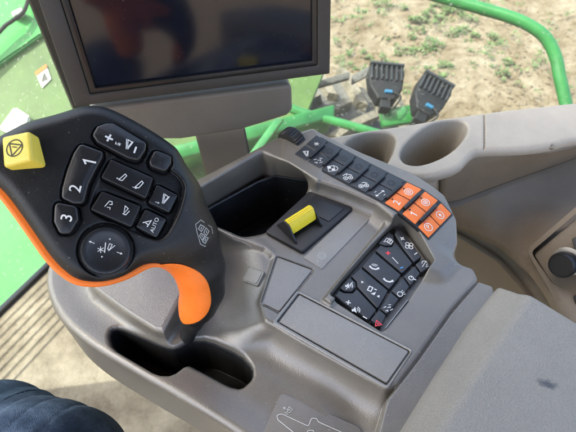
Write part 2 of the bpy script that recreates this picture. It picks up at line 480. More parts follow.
t.links.new(ramp(t, f1, [(.32, (.075, .058, .040)), (.46, (.145, .118, .085)), (.57, (.20, .168, .122)), (.7, (.27, .23, .175))]), b.inputs['Base Color'])
bump(t, b, noise(t, tc.outputs['Object'], 90, 8, .7), .8, .006); b.inputs['Roughness'].default_value = .8; b.inputs['Specular IOR Level'].default_value = .25
m, t, b, tc = nodes('denim'); M['denim'] = m
f1 = noise(t, tc.outputs['Object'], 26, 8, .7)
mpn = t.nodes.new('ShaderNodeMapping'); mpn.inputs['Rotation'].default_value = (.3, .5, .8); mpn.inputs['Scale'].default_value = (900, 620, 900); t.links.new(tc.outputs['Object'], mpn.inputs['Vector'])
f2 = noise(t, mpn.outputs[0], 1.0, 2, .5)
ad = t.nodes.new('ShaderNodeMath'); ad.operation = 'MULTIPLY_ADD'; t.links.new(f2, ad.inputs[0]); ad.inputs[1].default_value = .35; t.links.new(f1, ad.inputs[2])
t.links.new(ramp(t, ad.outputs[0], [(.40, (.006, .011, .021)), (.66, (.013, .023, .043)), (.92, (.040, .060, .095))]), b.inputs['Base Color'])
bump(t, b, f2, .6, .0015); b.inputs['Roughness'].default_value = .9; b.inputs['Specular IOR Level'].default_value = .12
m, t, b, tc = nodes('cab_glass'); M['glass'] = m
t.nodes.remove(b); outn = t.nodes['Material Output']
tr = t.nodes.new('ShaderNodeBsdfTransparent'); tr.inputs[0].default_value = (.90, .95, .92, 1)
gl = t.nodes.new('ShaderNodeBsdfGlossy'); gl.inputs['Roughness'].default_value = .02
fr = t.nodes.new('ShaderNodeFresnel'); fr.inputs[0].default_value = 1.45
ms = t.nodes.new('ShaderNodeMixShader'); ge = t.nodes.new('ShaderNodeNewGeometry'); fm = t.nodes.new('ShaderNodeMath'); fm.operation = 'MULTIPLY'; fi = t.nodes.new('ShaderNodeMath'); fi.operation = 'SUBTRACT'; fi.inputs[0].default_value = 1
t.links.new(ge.outputs['Backfacing'], fi.inputs[1]); t.links.new(fi.outputs[0], fm.inputs[0]); t.links.new(fr.outputs[0], fm.inputs[1])
t.links.new(fm.outputs[0], ms.inputs[0]); t.links.new(tr.outputs[0], ms.inputs[1]); t.links.new(gl.outputs[0], ms.inputs[2])
df = t.nodes.new('ShaderNodeBsdfDiffuse'); df.inputs[0].default_value = (.72, .69, .62, 1)
tl = t.nodes.new('ShaderNodeBsdfTranslucent'); tl.inputs[0].default_value = (.72, .69, .62, 1)
as_ = t.nodes.new('ShaderNodeMixShader'); as_.inputs[0].default_value = .5; t.links.new(df.outputs[0], as_.inputs[1]); t.links.new(tl.outputs[0], as_.inputs[2])
sp = t.nodes.new('ShaderNodeMapRange'); sp.inputs['From Min'].default_value = .66; sp.inputs['From Max'].default_value = .74; sp.inputs['To Min'].default_value = .018; sp.inputs['To Max'].default_value = .30
t.links.new(noise(t, tc.outputs['Object'], 130, 2, .5), sp.inputs['Value'])
m2 = t.nodes.new('ShaderNodeMixShader'); t.links.new(sp.outputs[0], m2.inputs[0]); t.links.new(ms.outputs[0], m2.inputs[1]); t.links.new(as_.outputs[0], m2.inputs[2])
t.links.new(m2.outputs[0], outn.inputs[0])

# ================================================================== THE SETTING
GZ = -2.4
def grid_mesh(x0, x1, y0, y1, n, zf):
    xs = np.linspace(x0, x1, n); ys = np.linspace(y0, y1, n)
    X, Y = np.meshgrid(xs, ys); Z = zf(X, Y)
    V = np.stack([X, Y, Z], -1).reshape(-1, 3)
    i = np.arange(n - 1); A = (i[:, None] * n + i[None, :]).ravel()
    F = np.stack([A, A + 1, A + n + 1, A + n], 1)
    return mesh_from(V, F)
def bumpy(X, Y):
    z = np.zeros_like(X)
    r = np.random.default_rng(3)
    for k in range(60):
        a = r.uniform(0, 6.28); fq = r.uniform(.8, 14); z += np.sin((X * np.cos(a) + Y * np.sin(a)) * fq + r.uniform(0, 6)) * .05 / fq ** .8
    return GZ + z * .55
g = link('ground', grid_mesh(-1, 6, 1.5, 9, 220, bumpy), M['soil'], None, 180); tag(g, kind='structure')
# the wide field under and beyond it
gf = mesh_from([(-60, -60, GZ - .35), (60, -60, GZ - .35), (60, 60, GZ - .35), (-60, 60, GZ - .35)], [(0, 1, 2, 3)])
tag(link('field', gf, M['soil']), kind='structure')

FL0, FL1 = at(0, 310, -.62), at(50, 262, -.62)
fd = (FL1 - FL0).normalized()
A0 = FL0 - fd * 1.5; A1 = FL1 + fd * .25
bm = bmesh.new()
fl = [A0, A1, Vector((1.2, A1.y, -.62)), Vector((1.2, -1.3, -.62)), Vector((-.9, -1.3, -.62))]
lo_ = [bm.verts.new(v) for v in fl]; up_ = [bm.verts.new(v - Vector((0, 0, .05))) for v in fl]
bm.faces.new(lo_); bm.faces.new(list(reversed(up_)))
for i in range(len(fl)): bm.faces.new([lo_[i], up_[i], up_[(i + 1) % len(fl)], lo_[(i + 1) % len(fl)]])
fp = Vector((fd.y, -fd.x, 0))
for k in range(7):
    a_ = A0 + fp * (.022 + .021 * k) + Vector((0, 0, -.0015)); hull_box(bm, [a_, a_ + fp * .019, a_ + fp * .019 + (A1 - A0), a_ + (A1 - A0)] + [v + Vector((0, 0, .0052)) for v in (a_ + fp * .006, a_ + fp * .013, a_ + fp * .013 + (A1 - A0), a_ + fp * .006 + (A1 - A0))])
tag(link('floor', bm_mesh(bm), M['floor']), kind='structure')
# cab roof (above the frame): shades the console, the sun reaches only the floor on the driver's side
ROOFX = -.86
me = box_mesh((ROOFX, -1.0, .88), (1.75, 0, 0), (0, 1.52, 0), (0, 0, .1), .02)
tag(link('roof', me, M['roof']), kind='structure')
# E_MARK_SETTING

# --- window panes and corner post
def pane(name, a, b_, z0, z1, label):
    d = (b_ - a).normalized(); nrm = Vector((-d.y, d.x, 0)) * .0025
    up = Vector((0, 0, z1 - z0))
    a0 = Vector((a.x, a.y, z0)); L = (Vector((b_.x, b_.y, 0)) - Vector((a.x, a.y, 0)))
    o = link(name, box_mesh(a0, L, nrm * 2, up), M['glass'])
    return tag(o, label, 'window')
PZ = FL1 + fd * .26
POST = Vector((PZ.x, PZ.y, 0))
pane('window_pane', FL0 - fd * 1.2, FL1 + fd * .235, -.60, .87, 'dust speckled cab window in front of the green machine body')
pane('window_pane', POST + Vector((.03, -.015, 0)), Vector((1.15, .66, 0)), -.60, .87, 'clear cab window behind the monitor and cup holders')
post = link('cab_post', box_mesh(POST + Vector((-.02, -.03, -.62)), (.04, 0, 0), (0, .05, 0), (0, 0, 1.49), .008), M['bezel_lip'])
tag(post, 'thin dark cab corner post behind the monitor top corner', 'cab post')

pb_ = FL0 - fd * .30  # unseen upright, added only to throw a band of shade across the floor
pil = link('shade_pillar', box_mesh((pb_.x, pb_.y, -.60), -fd * .17, Vector((-.05, .028, 0)), (0, 0, 1.47), .012), M['bezel_lip']); tag(pil, 'broad dark unseen upright added on the floor edge to shade the floor', 'added shade upright')
# --- side console with the cup holders
side = thing('side_console', at(480, 150, -.05), 'beige and taupe cab side console with two cup holders', 'side console')
SHELF = P2([(300, 140), (340, 134), (397, 125), (485, 111), (576, 101), (690, 92), (690, 120), (576, 139), (549, 146), (520, 149), (480, 150), (472, 155), (460, 168), (430, 177), (402, 175), (380, 182), (350, 186), (320, 172)], 0)
SHELF_S = chaikin(SHELF, 1, .2)
CUPA = chaikin(P2([(399, 153), (409, 139), (429, 124), (448, 119), (466, 121), (469, 131), (458, 147), (441, 158.5), (419, 166), (403, 163.5)], 0), 2)
CUPB = chaikin(P2([(340, 146), (360, 132), (386, 131), (397, 137), (394, 151), (386, 166), (365, 174), (345, 168)], 0), 2)
WEDGE = P2([(484.5, 90), (750, 60), (750, 170), (484.5, 170)], 0)
def f_shelf(x, y, z):
    d2 = sdp(SHELF_S, x, y)
    s = ext(d2, z, -.016, 0, .0075)
    # cups below the shelf
    a, b_ = sdp(CUPA, x, y), sdp(CUPB, x, y)
    body = ext(np.minimum(a, b_) - .004, z, -.095, -.003, .004)
    s = smin(s, body, .006)
    tp = .16
    cut = np.minimum(a - tp * np.minimum(z, 0) * -1, b_ - tp * np.minimum(z, 0) * -1)
    cut = np.maximum(a + .0 * z, -.088 - z); cutb = np.maximum(b_ + .0 * z, -.088 - z)
    cut = np.maximum(np.minimum(a, b_) - tp * z * .6 + .0, -.088 - z)
    s = smax(s, -cut, .0045)
    gr = np.maximum(np.abs(sdp(WEDGE, x, y)) - .0009, -z - .003)
    return np.maximum(s, -gr)
me = sdf_mesh(f_shelf, (.03, .36, -.10), (.47, .64, .005), .0016)
link('shelf', me, M['beige'], side)
def patch(name, rows, m, parent, sub=6, thick=.004):
    """sheet through rows of (px, py, z)"""
    R = []
    for r in rows:
        r = np.array(r, float); t = np.linspace(0, 1, 25)
        R.append(np.stack([np.interp(t, np.linspace(0, 1, len(r)), r[:, k]) for k in range(3)], 1))
    R = np.array(R)
    PTS = np.array([[tuple(at(*p)) for p in r] for r in R])
    n0 = len(PTS); tt = np.linspace(0, n0 - 1, (n0 - 1) * sub + 1)
    G = np.stack([[np.interp(tt, np.arange(n0), PTS[:, j, k]) for k in range(3)] for j in range(25)], 0).transpose(2, 0, 1)
    V = G.reshape(-1, 3); nn = G.shape[0]
    F = [(i * 25 + j, i * 25 + j + 1, (i + 1) * 25 + j + 1, (i + 1) * 25 + j) for i in range(nn - 1) for j in range(24)]
    me = mesh_from(V, F)
    bm = bmesh.new(); bm.from_mesh(me); bmesh.ops.recalc_face_normals(bm, faces=bm.faces)
    bm.to_mesh(me); bm.free()
    o = link(name, me, m, parent, 35)
    sm = o.modifiers.new('thickness', 'SOLIDIFY'); sm.thickness = thick; sm.offset = 0
    return o
patch('wall_panel', [
    [(440, 165, -.012), (476, 149, -.010), (520, 147, -.010), (549, 144, -.010), (576, 137, -.010), (680, 118, -.010)],
    [(440, 172, -.02), (478, 157, -.018), (520, 154, -.018), (549, 152, -.018), (576, 146, -.018), (680, 128, -.018)],
    [(440, 203, -.085), (458, 200, -.085), (500, 184, -.085), (540, 170, -.085), (576, 157, -.085), (680, 120, -.085)],
    [(440, 209, -.088), (458, 206, -.088), (500, 190, -.088), (540, 176, -.088), (576, 163, -.088), (680, 126, -.088)],
    [(440, 222, -.155), (464, 229, -.155), (501, 248, -.155), (531, 276, -.155), (547, 300, -.155), (590, 390, -.155)]], M['trim'], side)
patch('lower_panel', [
    [(440, 214, -.162), (472, 224, -.162), (510, 243, -.162), (538, 270, -.162), (554, 295, -.162), (600, 385, -.162)],
    [(440, 224, -.185), (464, 236, -.185), (499, 257, -.185), (526, 287, -.185), (540, 309, -.185), (580, 397, -.185)],
    [(440, 228, -.178), (464, 241, -.178), (497, 262, -.178), (523, 291, -.178), (537, 313, -.178), (577, 400, -.178)],
    [(440, 290, -.30), (470, 300, -.30), (500, 320, -.30), (520, 350, -.30), (540, 380, -.30), (560, 430, -.30)]], M['trim'], side)
# pocket frame, socket knob
po = at(545, 262, -.13); pn = (CAMP - po).normalized() + Vector((-.35, -.1, .25)); pn.normalize()
def pp(px, py, h=0): return onp(px, py, po + pn * h, pn)
def ring_plate(name, outer, inner, h0, h1, m, parent):
    ou = round2(np.array(outer, float), 9, 4); inn = round2(np.array(inner, float), 6, 4)
    n = min(len(ou), len(inn)); V = []
    for q, h in ((ou, h0), (ou, h1), (inn, h1), (inn, h0)): V += [pp(a, b_, h) for a, b_ in q[:n]]
    F = [(k * n + j, k * n + (j + 1) % n, ((k + 1) % 4) * n + (j + 1) % n, ((k + 1) % 4) * n + j) for k in range(4) for j in range(n)]
    bm = bmesh.new(); vs = [bm.verts.new(v) for v in V]
    for f in F: bm.faces.new([vs[i] for i in f])
    bmesh.ops.recalc_face_normals(bm, faces=bm.faces)
    o = link(name, bm_mesh(bm), m, parent, 40)
    return o
ring_plate('pocket_frame', [(526, 250), (600, 186), (640, 330), (585, 352)], [(531, 252), (600, 193), (632, 326), (586, 343)], -.02, .004, M['trim'], side)
pad('pocket_plate', [pp(533, 254), pp(600, 198), pp(628, 324), pp(587, 338)], .012, -.004, .001, M['trim'], side, r=.006)
pad('socket_panel', [pp(572, 239), pp(596, 226), pp(612, 276), pp(584, 290)], .006, .002, .001, M['black'], side, r=.002)
kc = pp(566, 263, .0)
kd = (deep(557, 267, .62) - deep(572, 259, .66)).normalized()
pad('socket_plate', [pp(573, 296), pp(600, 282), pp(616, 330), pp(590, 346)], .006, .002, .001, M['black'], side, r=.002)
pad('socket_panel_button', [pp(575.5, 246), pp(588, 240), pp(593, 256), pp(580, 262)], .001, .0045, .001, M['key2'], side, r=.001)
knob = lathe('socket_knob', kc, kd, [(.010, -.01), (.0155, 0), (.0165, .004), (.0165, .017), (.0150, .020), (.0145, .021), (.0142, .0195), (.001, .0192)], M['black'], side, 48)
lathe('socket_ring', kc - kd * .004, kd, [(.017, -.004), (.0205, -.002), (.0205, .001), (.017, .002)], M['metal'], side, 40)
so = at(551.5, 146.5, -.004); lathe('panel_screw', so, (CAMP - so).normalized() + Vector((0, 0, .3)), [(.0036, -.004), (.0036, .001), (.003, .0018), (.0012, .0018), (.001, .0006)], M['metal'], side, 16)

# ================================================================== THE ARMREST CONSOLE
con = thing('armrest_console', at(240, 330, -.12), 'grey brown moulded operator armrest with key pads and storage bin', 'armrest console')
ZT = -.035
TRAY = chaikin(P2([(55, 252), (46, 270), (47, 292), (58, 316), (84, 340), (130, 368), (190, 402), (250, 440), (300, 475), (400, 520), (388, 400), (350, 300), (300, 200), (190, 186), (150, 190), (100, 215)], ZT), 2)
BOSS = chaikin(P2([(92, 293), (126, 319), (165, 344), (176, 330), (196, 305), (215, 262), (190, 232), (120, 235), (95, 262)], ZT), 1, .18)
PLAT = round2(P2([(205, 222), (232, 238), (264, 249), (273, 257), (267, 276), (259, 300), (264, 320), (300, 342), (350, 370), (386, 389), (398, 384), (418, 358), (452, 310), (479, 279), (474, 268), (440, 256), (345, 195), (308, 190), (262, 232)], 0), .006)
RIDGE = round2(P2([(284, 139), (313, 128.5), (362, 152), (412, 172), (446, 192), (460, 212), (463, 232), (457, 252), (446, 264), (430, 262), (419, 249), (400, 222), (376, 203), (346, 190), (313, 179), (282, 163)], .02), .008)
WALL = round2(P2([(150, 205), (190, 183), (240, 157), (276, 138), (313, 128), (330, 150), (318, 182), (292, 168), (262, 152), (190, 194), (165, 212)], .0195), .002)
BIN = round2(P2([(170, 205), (190, 194), (261, 150.5), (290, 164), (317, 181), (309, 194), (266, 234), (243, 238), (205, 222)], .0195), .007)
BINL = round2(P2([(174, 224), (201, 212), (258, 181), (276, 174.5), (317, 181), (309, 193.5), (266, 234), (243, 238), (205, 222)], -.012), .008)
STRIP = round2(P2([(324, 298), (331, 303), (402, 222), (393, 214)], .006), .001)
KP2 = round2(P2([(329, 297.5), (343, 280), (371, 248), (393.5, 225.5), (403, 221.5), (433, 263.5), (407, 302), (382, 332)], 0), .002)
FLAP = round2(P2([(297.8, 291.8), (412, 351), (387, 387.5), (274, 322.3)], 0), .003)
TRAP = round2(P2([(276.5, 255.5), (314.5, 269.5), (280, 314), (260.5, 304)], 0), .003)
BASEK = round2(P2([(398, 384), (418, 358), (452, 310), (479, 279), (494, 284), (505, 330), (470, 400), (398, 450), (376, 440), (387, 398)], 0), .004)
SLOT1 = chaikin(P2([(107, 335), (110, 327), (119, 325.5), (140, 334), (165, 345), (181, 347), (196, 340), (200, 352), (188, 361), (172, 375), (157, 375), (135, 362), (111, 348)], ZT), 1, .2)
SLOT2 = chaikin(P2([(172, 348), (190, 338), (208, 338), (241, 353), (253, 366), (253, 378), (241, 388), (228, 385), (204, 372), (184, 362), (168, 374)], ZT), 1, .2)
RU = Vector(tuple(at(412, 181, .02))) - Vector(tuple(at(316, 135, .02))); RL = RU.length; RU.normalize(); RO = at(316, 135, .02)
SA, SB = at(266, 272, -.003), at(206, 300, -.034); SD = (SA - SB); SD.z = 0; SL = SD.length; SD.normalize()
SHOULD = round2(P2([(196, 216), (232, 236), (268, 250), (280, 262), (268, 305), (280, 336), (240, 338), (214, 330), (194, 300), (188, 250)], -.02), .018)
def ridge_top(x, y):
    s = (x - RO.x) * RU.x + (y - RO.y) * RU.y - RL
    return .02 - np.where(s > 0, s * s * 3.2, 0)
def ridge_z(px, py):
    z = .02
    for _ in range(8):
        p = at(px, py, z); z = float(ridge_top(p.x, p.y))
    return z
VD = (at(385, 400, 0) - at(480, 280, 0)).normalized()
b0 = at(120, 318, ZT)
bn = Vector((at(164, 343, ZT) - at(95, 292, ZT))); bn = Vector((-bn.y, bn.x, 0)).normalized()   # uphill direction of the boot block
def f_console(x, y, z):
    tray_d = sdp(TRAY, x, y)
    tray = ext(tray_d, z, -.12, ZT - .004 * np.exp(-((tray_d + .03) / .02) ** 2) + 0 * z, .007)
    up = (x - b0.x) * bn.x + (y - b0.y) * bn.y
    boss = ext(sdp(BOSS, x, y), z, -.10, np.minimum(ZT + .016 + .48 * np.maximum(up, -.004), .03), .0045)
    plat = ext(sdp(PLAT, x, y), z, -.12, 0 * z, .004)
    sl_ = np.clip(((x - SB.x) * SD.x + (y - SB.y) * SD.y) / SL, -.2, 1.05)
    shoulder = ext(sdp(SHOULD, x, y), z, -.12, -.036 + .0335 * np.clip(sl_, 0, 1) ** 2 * (3 - 2 * np.clip(sl_, 0, 1)) + 0 * z, .011)
    d = smin(rmin(tray, plat, .030), rmin(tray, shoulder, .020), .006)
    d = rmin(d, boss, .008)
    d = rmin(d, ext(sdp(BASEK, x, y), z, -.12, -.0035 + 0 * z, .0025), .0008)
    d = rmin(d, ext(sdp(RIDGE, x, y), z, -.12, ridge_top(x, y) + 0 * z, .0035), .014)
    d = rmin(d, ext(sdp(WALL, x, y), z, -.12, .0195 + 0 * z, .0025), .004)
    d = rmin(d, ext(sdp(STRIP, x, y), z, -.02, .0065 + 0 * z, .002), .004)
    bd = np.maximum(sdp(BINL, x, y), -.085 - z)
    b2 = sdp(BIN, x, y); b3 = sdp(BINL, x, y)
    k = np.clip((z + .012) / .032, 0, 1)
    bw = b2 * k + b3 * (1 - k)
    d = smax(d, -np.maximum(bw, -.088 - z), .003)
    d = smax(d, -np.maximum(sdp(KP2, x, y), -.0085 - z), .0015)
    d = smax(d, -np.maximum(sdp(FLAP, x, y), -.0022 - z), .001)
    d = smax(d, -np.maximum(sdp(TRAP, x, y), -.0018 - z), .001)
    sl = rmin(sdp(SLOT1, x, y), sdp(SLOT2, x, y), .003)
    d = smax(d, -np.maximum(sl, -.112 - z), .004)
    return d
me = sdf_mesh(f_console, (-.29, .075, -.125), (.215, .50, .030), .0010)
link('shell', me, M['shell'], con)
def f_boot(x, y, z):
    up = (x - b0.x) * bn.x + (y - b0.y) * bn.y
    q = sdp(BOSS, x, y) + .0035
    b_ = ext(sdp(BOSS, x, y), z, -.10, np.minimum(ZT + .016 + .48 * np.maximum(up, -.004), .03), .0045) - .0005
    return smax(b_, smax(q, -(z - ZT - .0165) * .9, .001), .0008)
link('boot_pad', sdf_mesh(f_boot, (-.215, .22, ZT + .008), (-.06, .34, .034), .0011), M['boss'], con)
def f_liner(x, y, z):
    q = sdp(BINL, x, y)
    o = np.maximum(np.maximum(q - .0015, z + .0125), -.092 - z)
    return smax(o, -np.maximum(q + .0018, -.084 - z), .002)
link('bin_liner', sdf_mesh(f_liner, (-.16, .28, -.095), (.07, .46, -.008), .0016), M['liner'], con)
slotf = chaikin(P2([(100, 325), (190, 330), (260, 350), (262, 392), (150, 385)], ZT), 1)
def add_plate(name, poly, z0, z1, m, parent):
    bm = bmesh.new(); q = np.asarray(poly)
    a = [bm.verts.new((p[0], p[1], z0)) for p in q]; b_ = [bm.verts.new((p[0], p[1], z1)) for p in q]
    bm.faces.new(a); bm.faces.new(b_)
    for i in range(len(q)): bm.faces.new([a[i], a[(i + 1) % len(q)], b_[(i + 1) % len(q)], b_[i]])
    return link(name, bm_mesh(bm), m, parent)
def f_gate(x, y, z):
    q = rmin(sdp(SLOT1, x, y), sdp(SLOT2, x, y), .003)
    return np.maximum(np.maximum(q - .002, z + .0425), -.116 - z) * 1.0 if False else smax(np.maximum(np.maximum(q - .002, z + .0415), -.116 - z), -np.maximum(q + .0012, -.105 - z), .001)
link('gate_liner', sdf_mesh(f_gate, (-.20, .14, -.12), (.0, .26, -.038), .0014), M['jar'], con)

def flat(pts, z): return [at(a, b_, z) for a, b_ in pts]
pad('flap', flat([(299.5, 295), (408.5, 351.5), (386.5, 383), (279, 322)], 0), .003, .0004, .0006, M['flap'], con, r=.0015)
def ring_flat(name, outer, inner, z0, z1, bev, m, parent):
    rs_ = [(outer, z0), (outer, z1 - bev), (offset2(outer, bev), z1), (offset2(inner, -bev), z1), (inner, z1 - bev), (inner, z0)]
    n = len(outer); V = [(p[0], p[1], z_) for r_, z_ in rs_ for p in r_]
    F = [(k * n + j, k * n + (j + 1) % n, ((k + 1) % 6) * n + (j + 1) % n, ((k + 1) % 6) * n + j) for k in range(6) for j in range(n)]
    bm = bmesh.new(); vs = [bm.verts.new(v) for v in V]
    for f in F: bm.faces.new([vs[i] for i in f])
    return link(name, bm_mesh(bm), m, parent, 40)
FO = round2(P2([(297.5, 290.5), (413.5, 350.5), (387.5, 389.5), (271.5, 323)], 0), .004, 6); FI = round2(P2([(298.6, 293.0), (411.0, 351.5), (387, 386), (276.3, 322)], 0), .002, 6)
ring_flat('flap_frame', FO, FI, -.003, .0012, .0006, M['flap'], con)
pad('access_cover', flat([(278, 257.5), (312, 270), (279.5, 311), (263, 303)], 0), .0025, .0002, .0006, M['flap'], con, r=.002)
def trace(f, px, py, t0=.2):
    r = ray(px, py); L_ = r.length; t_ = t0
    for _ in range(120):
        p = CAMP + r * t_; d_ = float(f(np.array([p.x]), np.array([p.y]), np.array([p.z]))[0]); t_ += d_ * .7 / L_
        if abs(d_) < 1e-5: break
    g_ = grad(f, np.array([p.x]), np.array([p.y]), np.array([p.z]), .002)[0]
    return p, Vector(g_).normalized()
bo, bn_ = trace(f_console, 253.5, 276.5)
bo = bo + bn_ * .0012
bex = (onp(263.5, 272, bo, bn_) - onp(249, 267, bo, bn_)).normalized()
pad('blank_button_rim', [onp(a, b_, bo, bn_) for a, b_ in [(248.2, 266), (264.8, 271.5), (257.8, 286.7), (241.8, 280.6)]], .003, .0007, .0004, M['shell'], con, r=.003, ctr=(bo, bex, bn_.cross(bex), bn_))
pad('blank_button', [onp(a, b_, bo, bn_) for a, b_ in [(249.5, 267.5), (263, 272.2), (256.7, 285), (243.5, 279.8)]], .003, .0014, .0006, M['flap'], con, r=.003, ctr=(bo, bex, bn_.cross(bex), bn_))
pad('switch_strip', flat([(303, 258), (322, 269.5), (376, 213.5), (354, 209)], 0), .004, .0012, .0008, M['flap'], con, r=.001)
# switch base and yellow rocker
sb, sfr = pad('switch_base', flat([(265, 234), (302.5, 254.5), (353.5, 210), (309, 193.5)], 0), .006, .0045, .0012, M['black'], con, r=.004)
sb2, sfr2 = pad('switch_panel', flat([(313, 197), (344, 209), (329, 222), (300, 208)], .0045), .002, .0010, .0005, M['key'], sb, r=.002)
# rocker: a raised bar with two triangular cheeks
ra, rb2 = at(287, 233, .005), at(311, 217.5, .005)
rd = (rb2 - ra).normalized(); rs = Vector((rd.y, -rd.x, 0))
if rs.y > 0: rs = -rs
zz = Vector((0, 0, 1))
def cheek(o):
    pr = [(-.015, 0), (.017, 0), (.016, .003), (.004, .0175), (-.003, .0175), (-.013, .004)]
    bm = bmesh.new()
    A = [bm.verts.new(o + rs * p[0] + zz * p[1]) for p in pr]; B = [bm.verts.new(o + rd * .0018 + rs * p[0] + zz * p[1]) for p in pr]
    bm.faces.new(A); bm.faces.new(list(reversed(B)))
    for i in range(6): bm.faces.new([A[i], B[i], B[(i + 1) % 6], A[(i + 1) % 6]])
    return bm_mesh(bm)
ro = thing('rocker_switch', ra, None, None); ro.parent = con; ro.location = ra - con.location
L = (rb2 - ra).length
link('rocker_cheek', cheek(ra - rd * .002), M['black'], ro); link('rocker_cheek', cheek(rb2), M['black'], ro)
pr = [(-.0065, .004), (.0075, .0035), (.0085, .006), (.0075, .010), (.0055, .0155), (.003, .0185), (-.001, .0192), (-.004, .0175), (-.0062, .013)]
bm = bmesh.new()
A = [bm.verts.new(ra + rs * p[0] + zz * p[1]) for p in pr]; B = [bm.verts.new(rb2 + rs * p[0] + zz * p[1]) for p in pr]
bm.faces.new(A); bm.faces.new(list(reversed(B)))
for i in range(len(pr)): bm.faces.new([A[i], B[i], B[(i + 1) % len(pr)], A[(i + 1) % len(pr)]])
bmesh.ops.recalc_face_normals(bm, faces=bm.faces)
bmesh.ops.bevel(bm, geom=list(bm.edges), offset=.0006, segments=2, affect='EDGES')
link('rocker_bar', bm_mesh(bm), M['yellow2'], ro, 35)
bm = bmesh.new()
for k in (-.0012, .0006, .0024):
    hull_box(bm, [ra + rd * .001 + rs * (k) + zz * .0188, ra + rd * .001 + rs * (k + .0008) + zz * .0188, rb2 - rd * .001 + rs * (k + .0008) + zz * .0188, rb2 - rd * .001 + rs * k + zz * .0188] + [p + zz * (.0009 - max(k, 0) * .35) for p in (ra + rd * .001 + rs * k + zz * .0188, ra + rd * .001 + rs * (k + .0008) + zz * .0188, rb2 - rd * .001 + rs * (k + .0008) + zz * .0188, rb2 - rd * .001 + rs * k + zz * .0188)])
link('rocker_grip', bm_mesh(bm), M['yellow2'], ro)

# legends (unit drawings)
CIRC = lambda r=1: ('c', 0, 0, r)
I_STAR = [('l', [(-.5, 0), (.5, 0)]), ('l', [(-.3, -.45), (.3, .45)]), ('l', [(-.3, .45), (.3, -.45)])]
def shift(ss, dx, dy, k=1):
    o = []
    for s in ss:
        if s[0] in 'lp': o.append((s[0], [(a * k + dx, b_ * k + dy) for a, b_ in s[1]]) + tuple(s[2:]))
        elif s[0] in 'cd': o.append((s[0], s[1] * k + dx, s[2] * k + dy, s[3] * k) + tuple(s[4:]))
        else: o.append((s[0], s[1], s[2] * k + dx, s[3] * k + dy) + ((s[4] * k,) if len(s) > 4 else (2 * k,)))
    return o
I_PLUS = [('l', [(-.8, 0), (.8, 0)], .38), ('l', [(0, -.8), (0, .8)], .38)]
I_MINUS = [('l', [(-.8, 0), (.8, 0)], .38)]
I_HEAD = [('l', [(-.5, -.8), (.1, .8), (.5, .6), (.15, -.7), (-.5, -.8)], .16)]          # folding spout outline
I_ARROW_R = [('l', [(-.7, 0), (.5, 0)], .16), ('p', [(.25, .32), (.8, 0), (.25, -.32)])]
I_ARROW_L = [('l', [(.7, 0), (-.5, 0)], .16), ('p', [(-.25, -.32), (-.8, 0), (-.25, .32)])]
I_CORN = [('l', [(-.35, .8), (.1, -.8)], .14), ('l', [(-.1, .75), (.55, .6), (.2, -.5), (-.1, .75)], .14), ('l', [(.7, .75), (.3, -.75)], .14)]
I_GEAR = [('c', 0, 0, .35)] + [('l', [(.62 * math.cos(a), .62 * math.sin(a)), (.92 * math.cos(a), .92 * math.sin(a))], .26) for a in np.arange(8) * math.pi / 4] + [('c', 0, 0, .68)]
I_CLOUD = [('l', [(-.9, -.4), (-.8, .3), (-.3, .2), (0, .7), (.35, .2), (.85, .35), (.9, -.4), (-.9, -.4)], .14)]
I_TRACTOR = [('c', -.45, -.35, .38), ('c', .5, -.35, .38), ('d', -.45, -.35, .14), ('d', .5, -.35, .14), ('l', [(-.85, .35), (-.1, .75), (.9, .2)], .15), ('l', [(-.1, .75), (-.1, .2)], .12)]
I_TRACTOR2 = [('c', -.5, -.25, .4), ('c', .5, -.25, .4), ('d', -.5, -.25, .18), ('d', .5, -.25, .18), ('l', [(-.2, .5), (.3, .6), (.8, .3)], .14)]
I_CHECK = [('p', [(-.9, .1), (-.3, .1), (-.3, .7), (-.9, .7)]), ('p', [(-.25, -.5), (.2, -.5), (.2, .05), (-.25, .05)]), ('l', [(-.9, .75), (.3, .75), (.3, -.6), (-.9, -.6), (-.9, .75)], .13), ('c', .3, 0, .62, -1.5, 1.5)]
I_SPREAD = [('l', [(-.8, -.5), (.8, .5)], .13), ('p', [(-.9, -.1), (-.9, -.65), (-.35, -.6)]), ('p', [(.9, .1), (.9, .65), (.35, .6)]), ('l', [(-.9, .35), (-.5, .6)], .13), ('l', [(.9, -.35), (.5, -.6)], .13)]
I_DASHES = [('l', [(-.9, .5), (-.3, .55)], .14), ('l', [(-.2, .2), (.4, .25), (.3, -.1)], .14), ('l', [(-.9, -.3), (-.4, -.3), (-.5, -.6)], .14), ('l', [(0, -.5), (.7, -.4)], .14), ('l', [(.3, .75), (.8, .55)], .14)]
I_BEND = [('l', [(-.5, -.7), (-.2, .7), (.3, .8), (.55, .3), (.1, .1)], .15), ('l', [(-.1, -.6), (.5, -.4), (.6, -.8)], .13)]
I_ONE = [('l', [(-.42, .42), (.08, .80), (.08, -.82)], .24)]
I_PARK = [CIRC(.85), ('t', 'P', 0, 0, 1.35)]
I_ENGINE = [CIRC(.85), ('c', 0, 0, .42), ('l', [(-.2, 0), (.2, 0)], .14), ('l', [(0, -.2), (0, .2)], .14)]
I_UP = [CIRC(.85), ('p', [(-.38, -.15), (.38, -.15), (0, .48)]), ('l', [(0, -.15), (0, -.5)], .18)]
I_FAN = [('c', -.36, .36, .34), ('c', .36, .36, .34), ('c', -.36, -.36, .34), ('c', .36, -.36, .34), ('d', 0, 0, .14)]
I_CAM = [('l', [(-.8, -.5), (-.8, .5), (.8, .5), (.8, -.5), (-.8, -.5)], .16), ('c', 0, 0, .32), ('l', [(-.4, .55), (-.3, .8), (.3, .8), (.4, .55)], .15), ('l', [(-1, -.8), (-.6, -.8)], .2)]
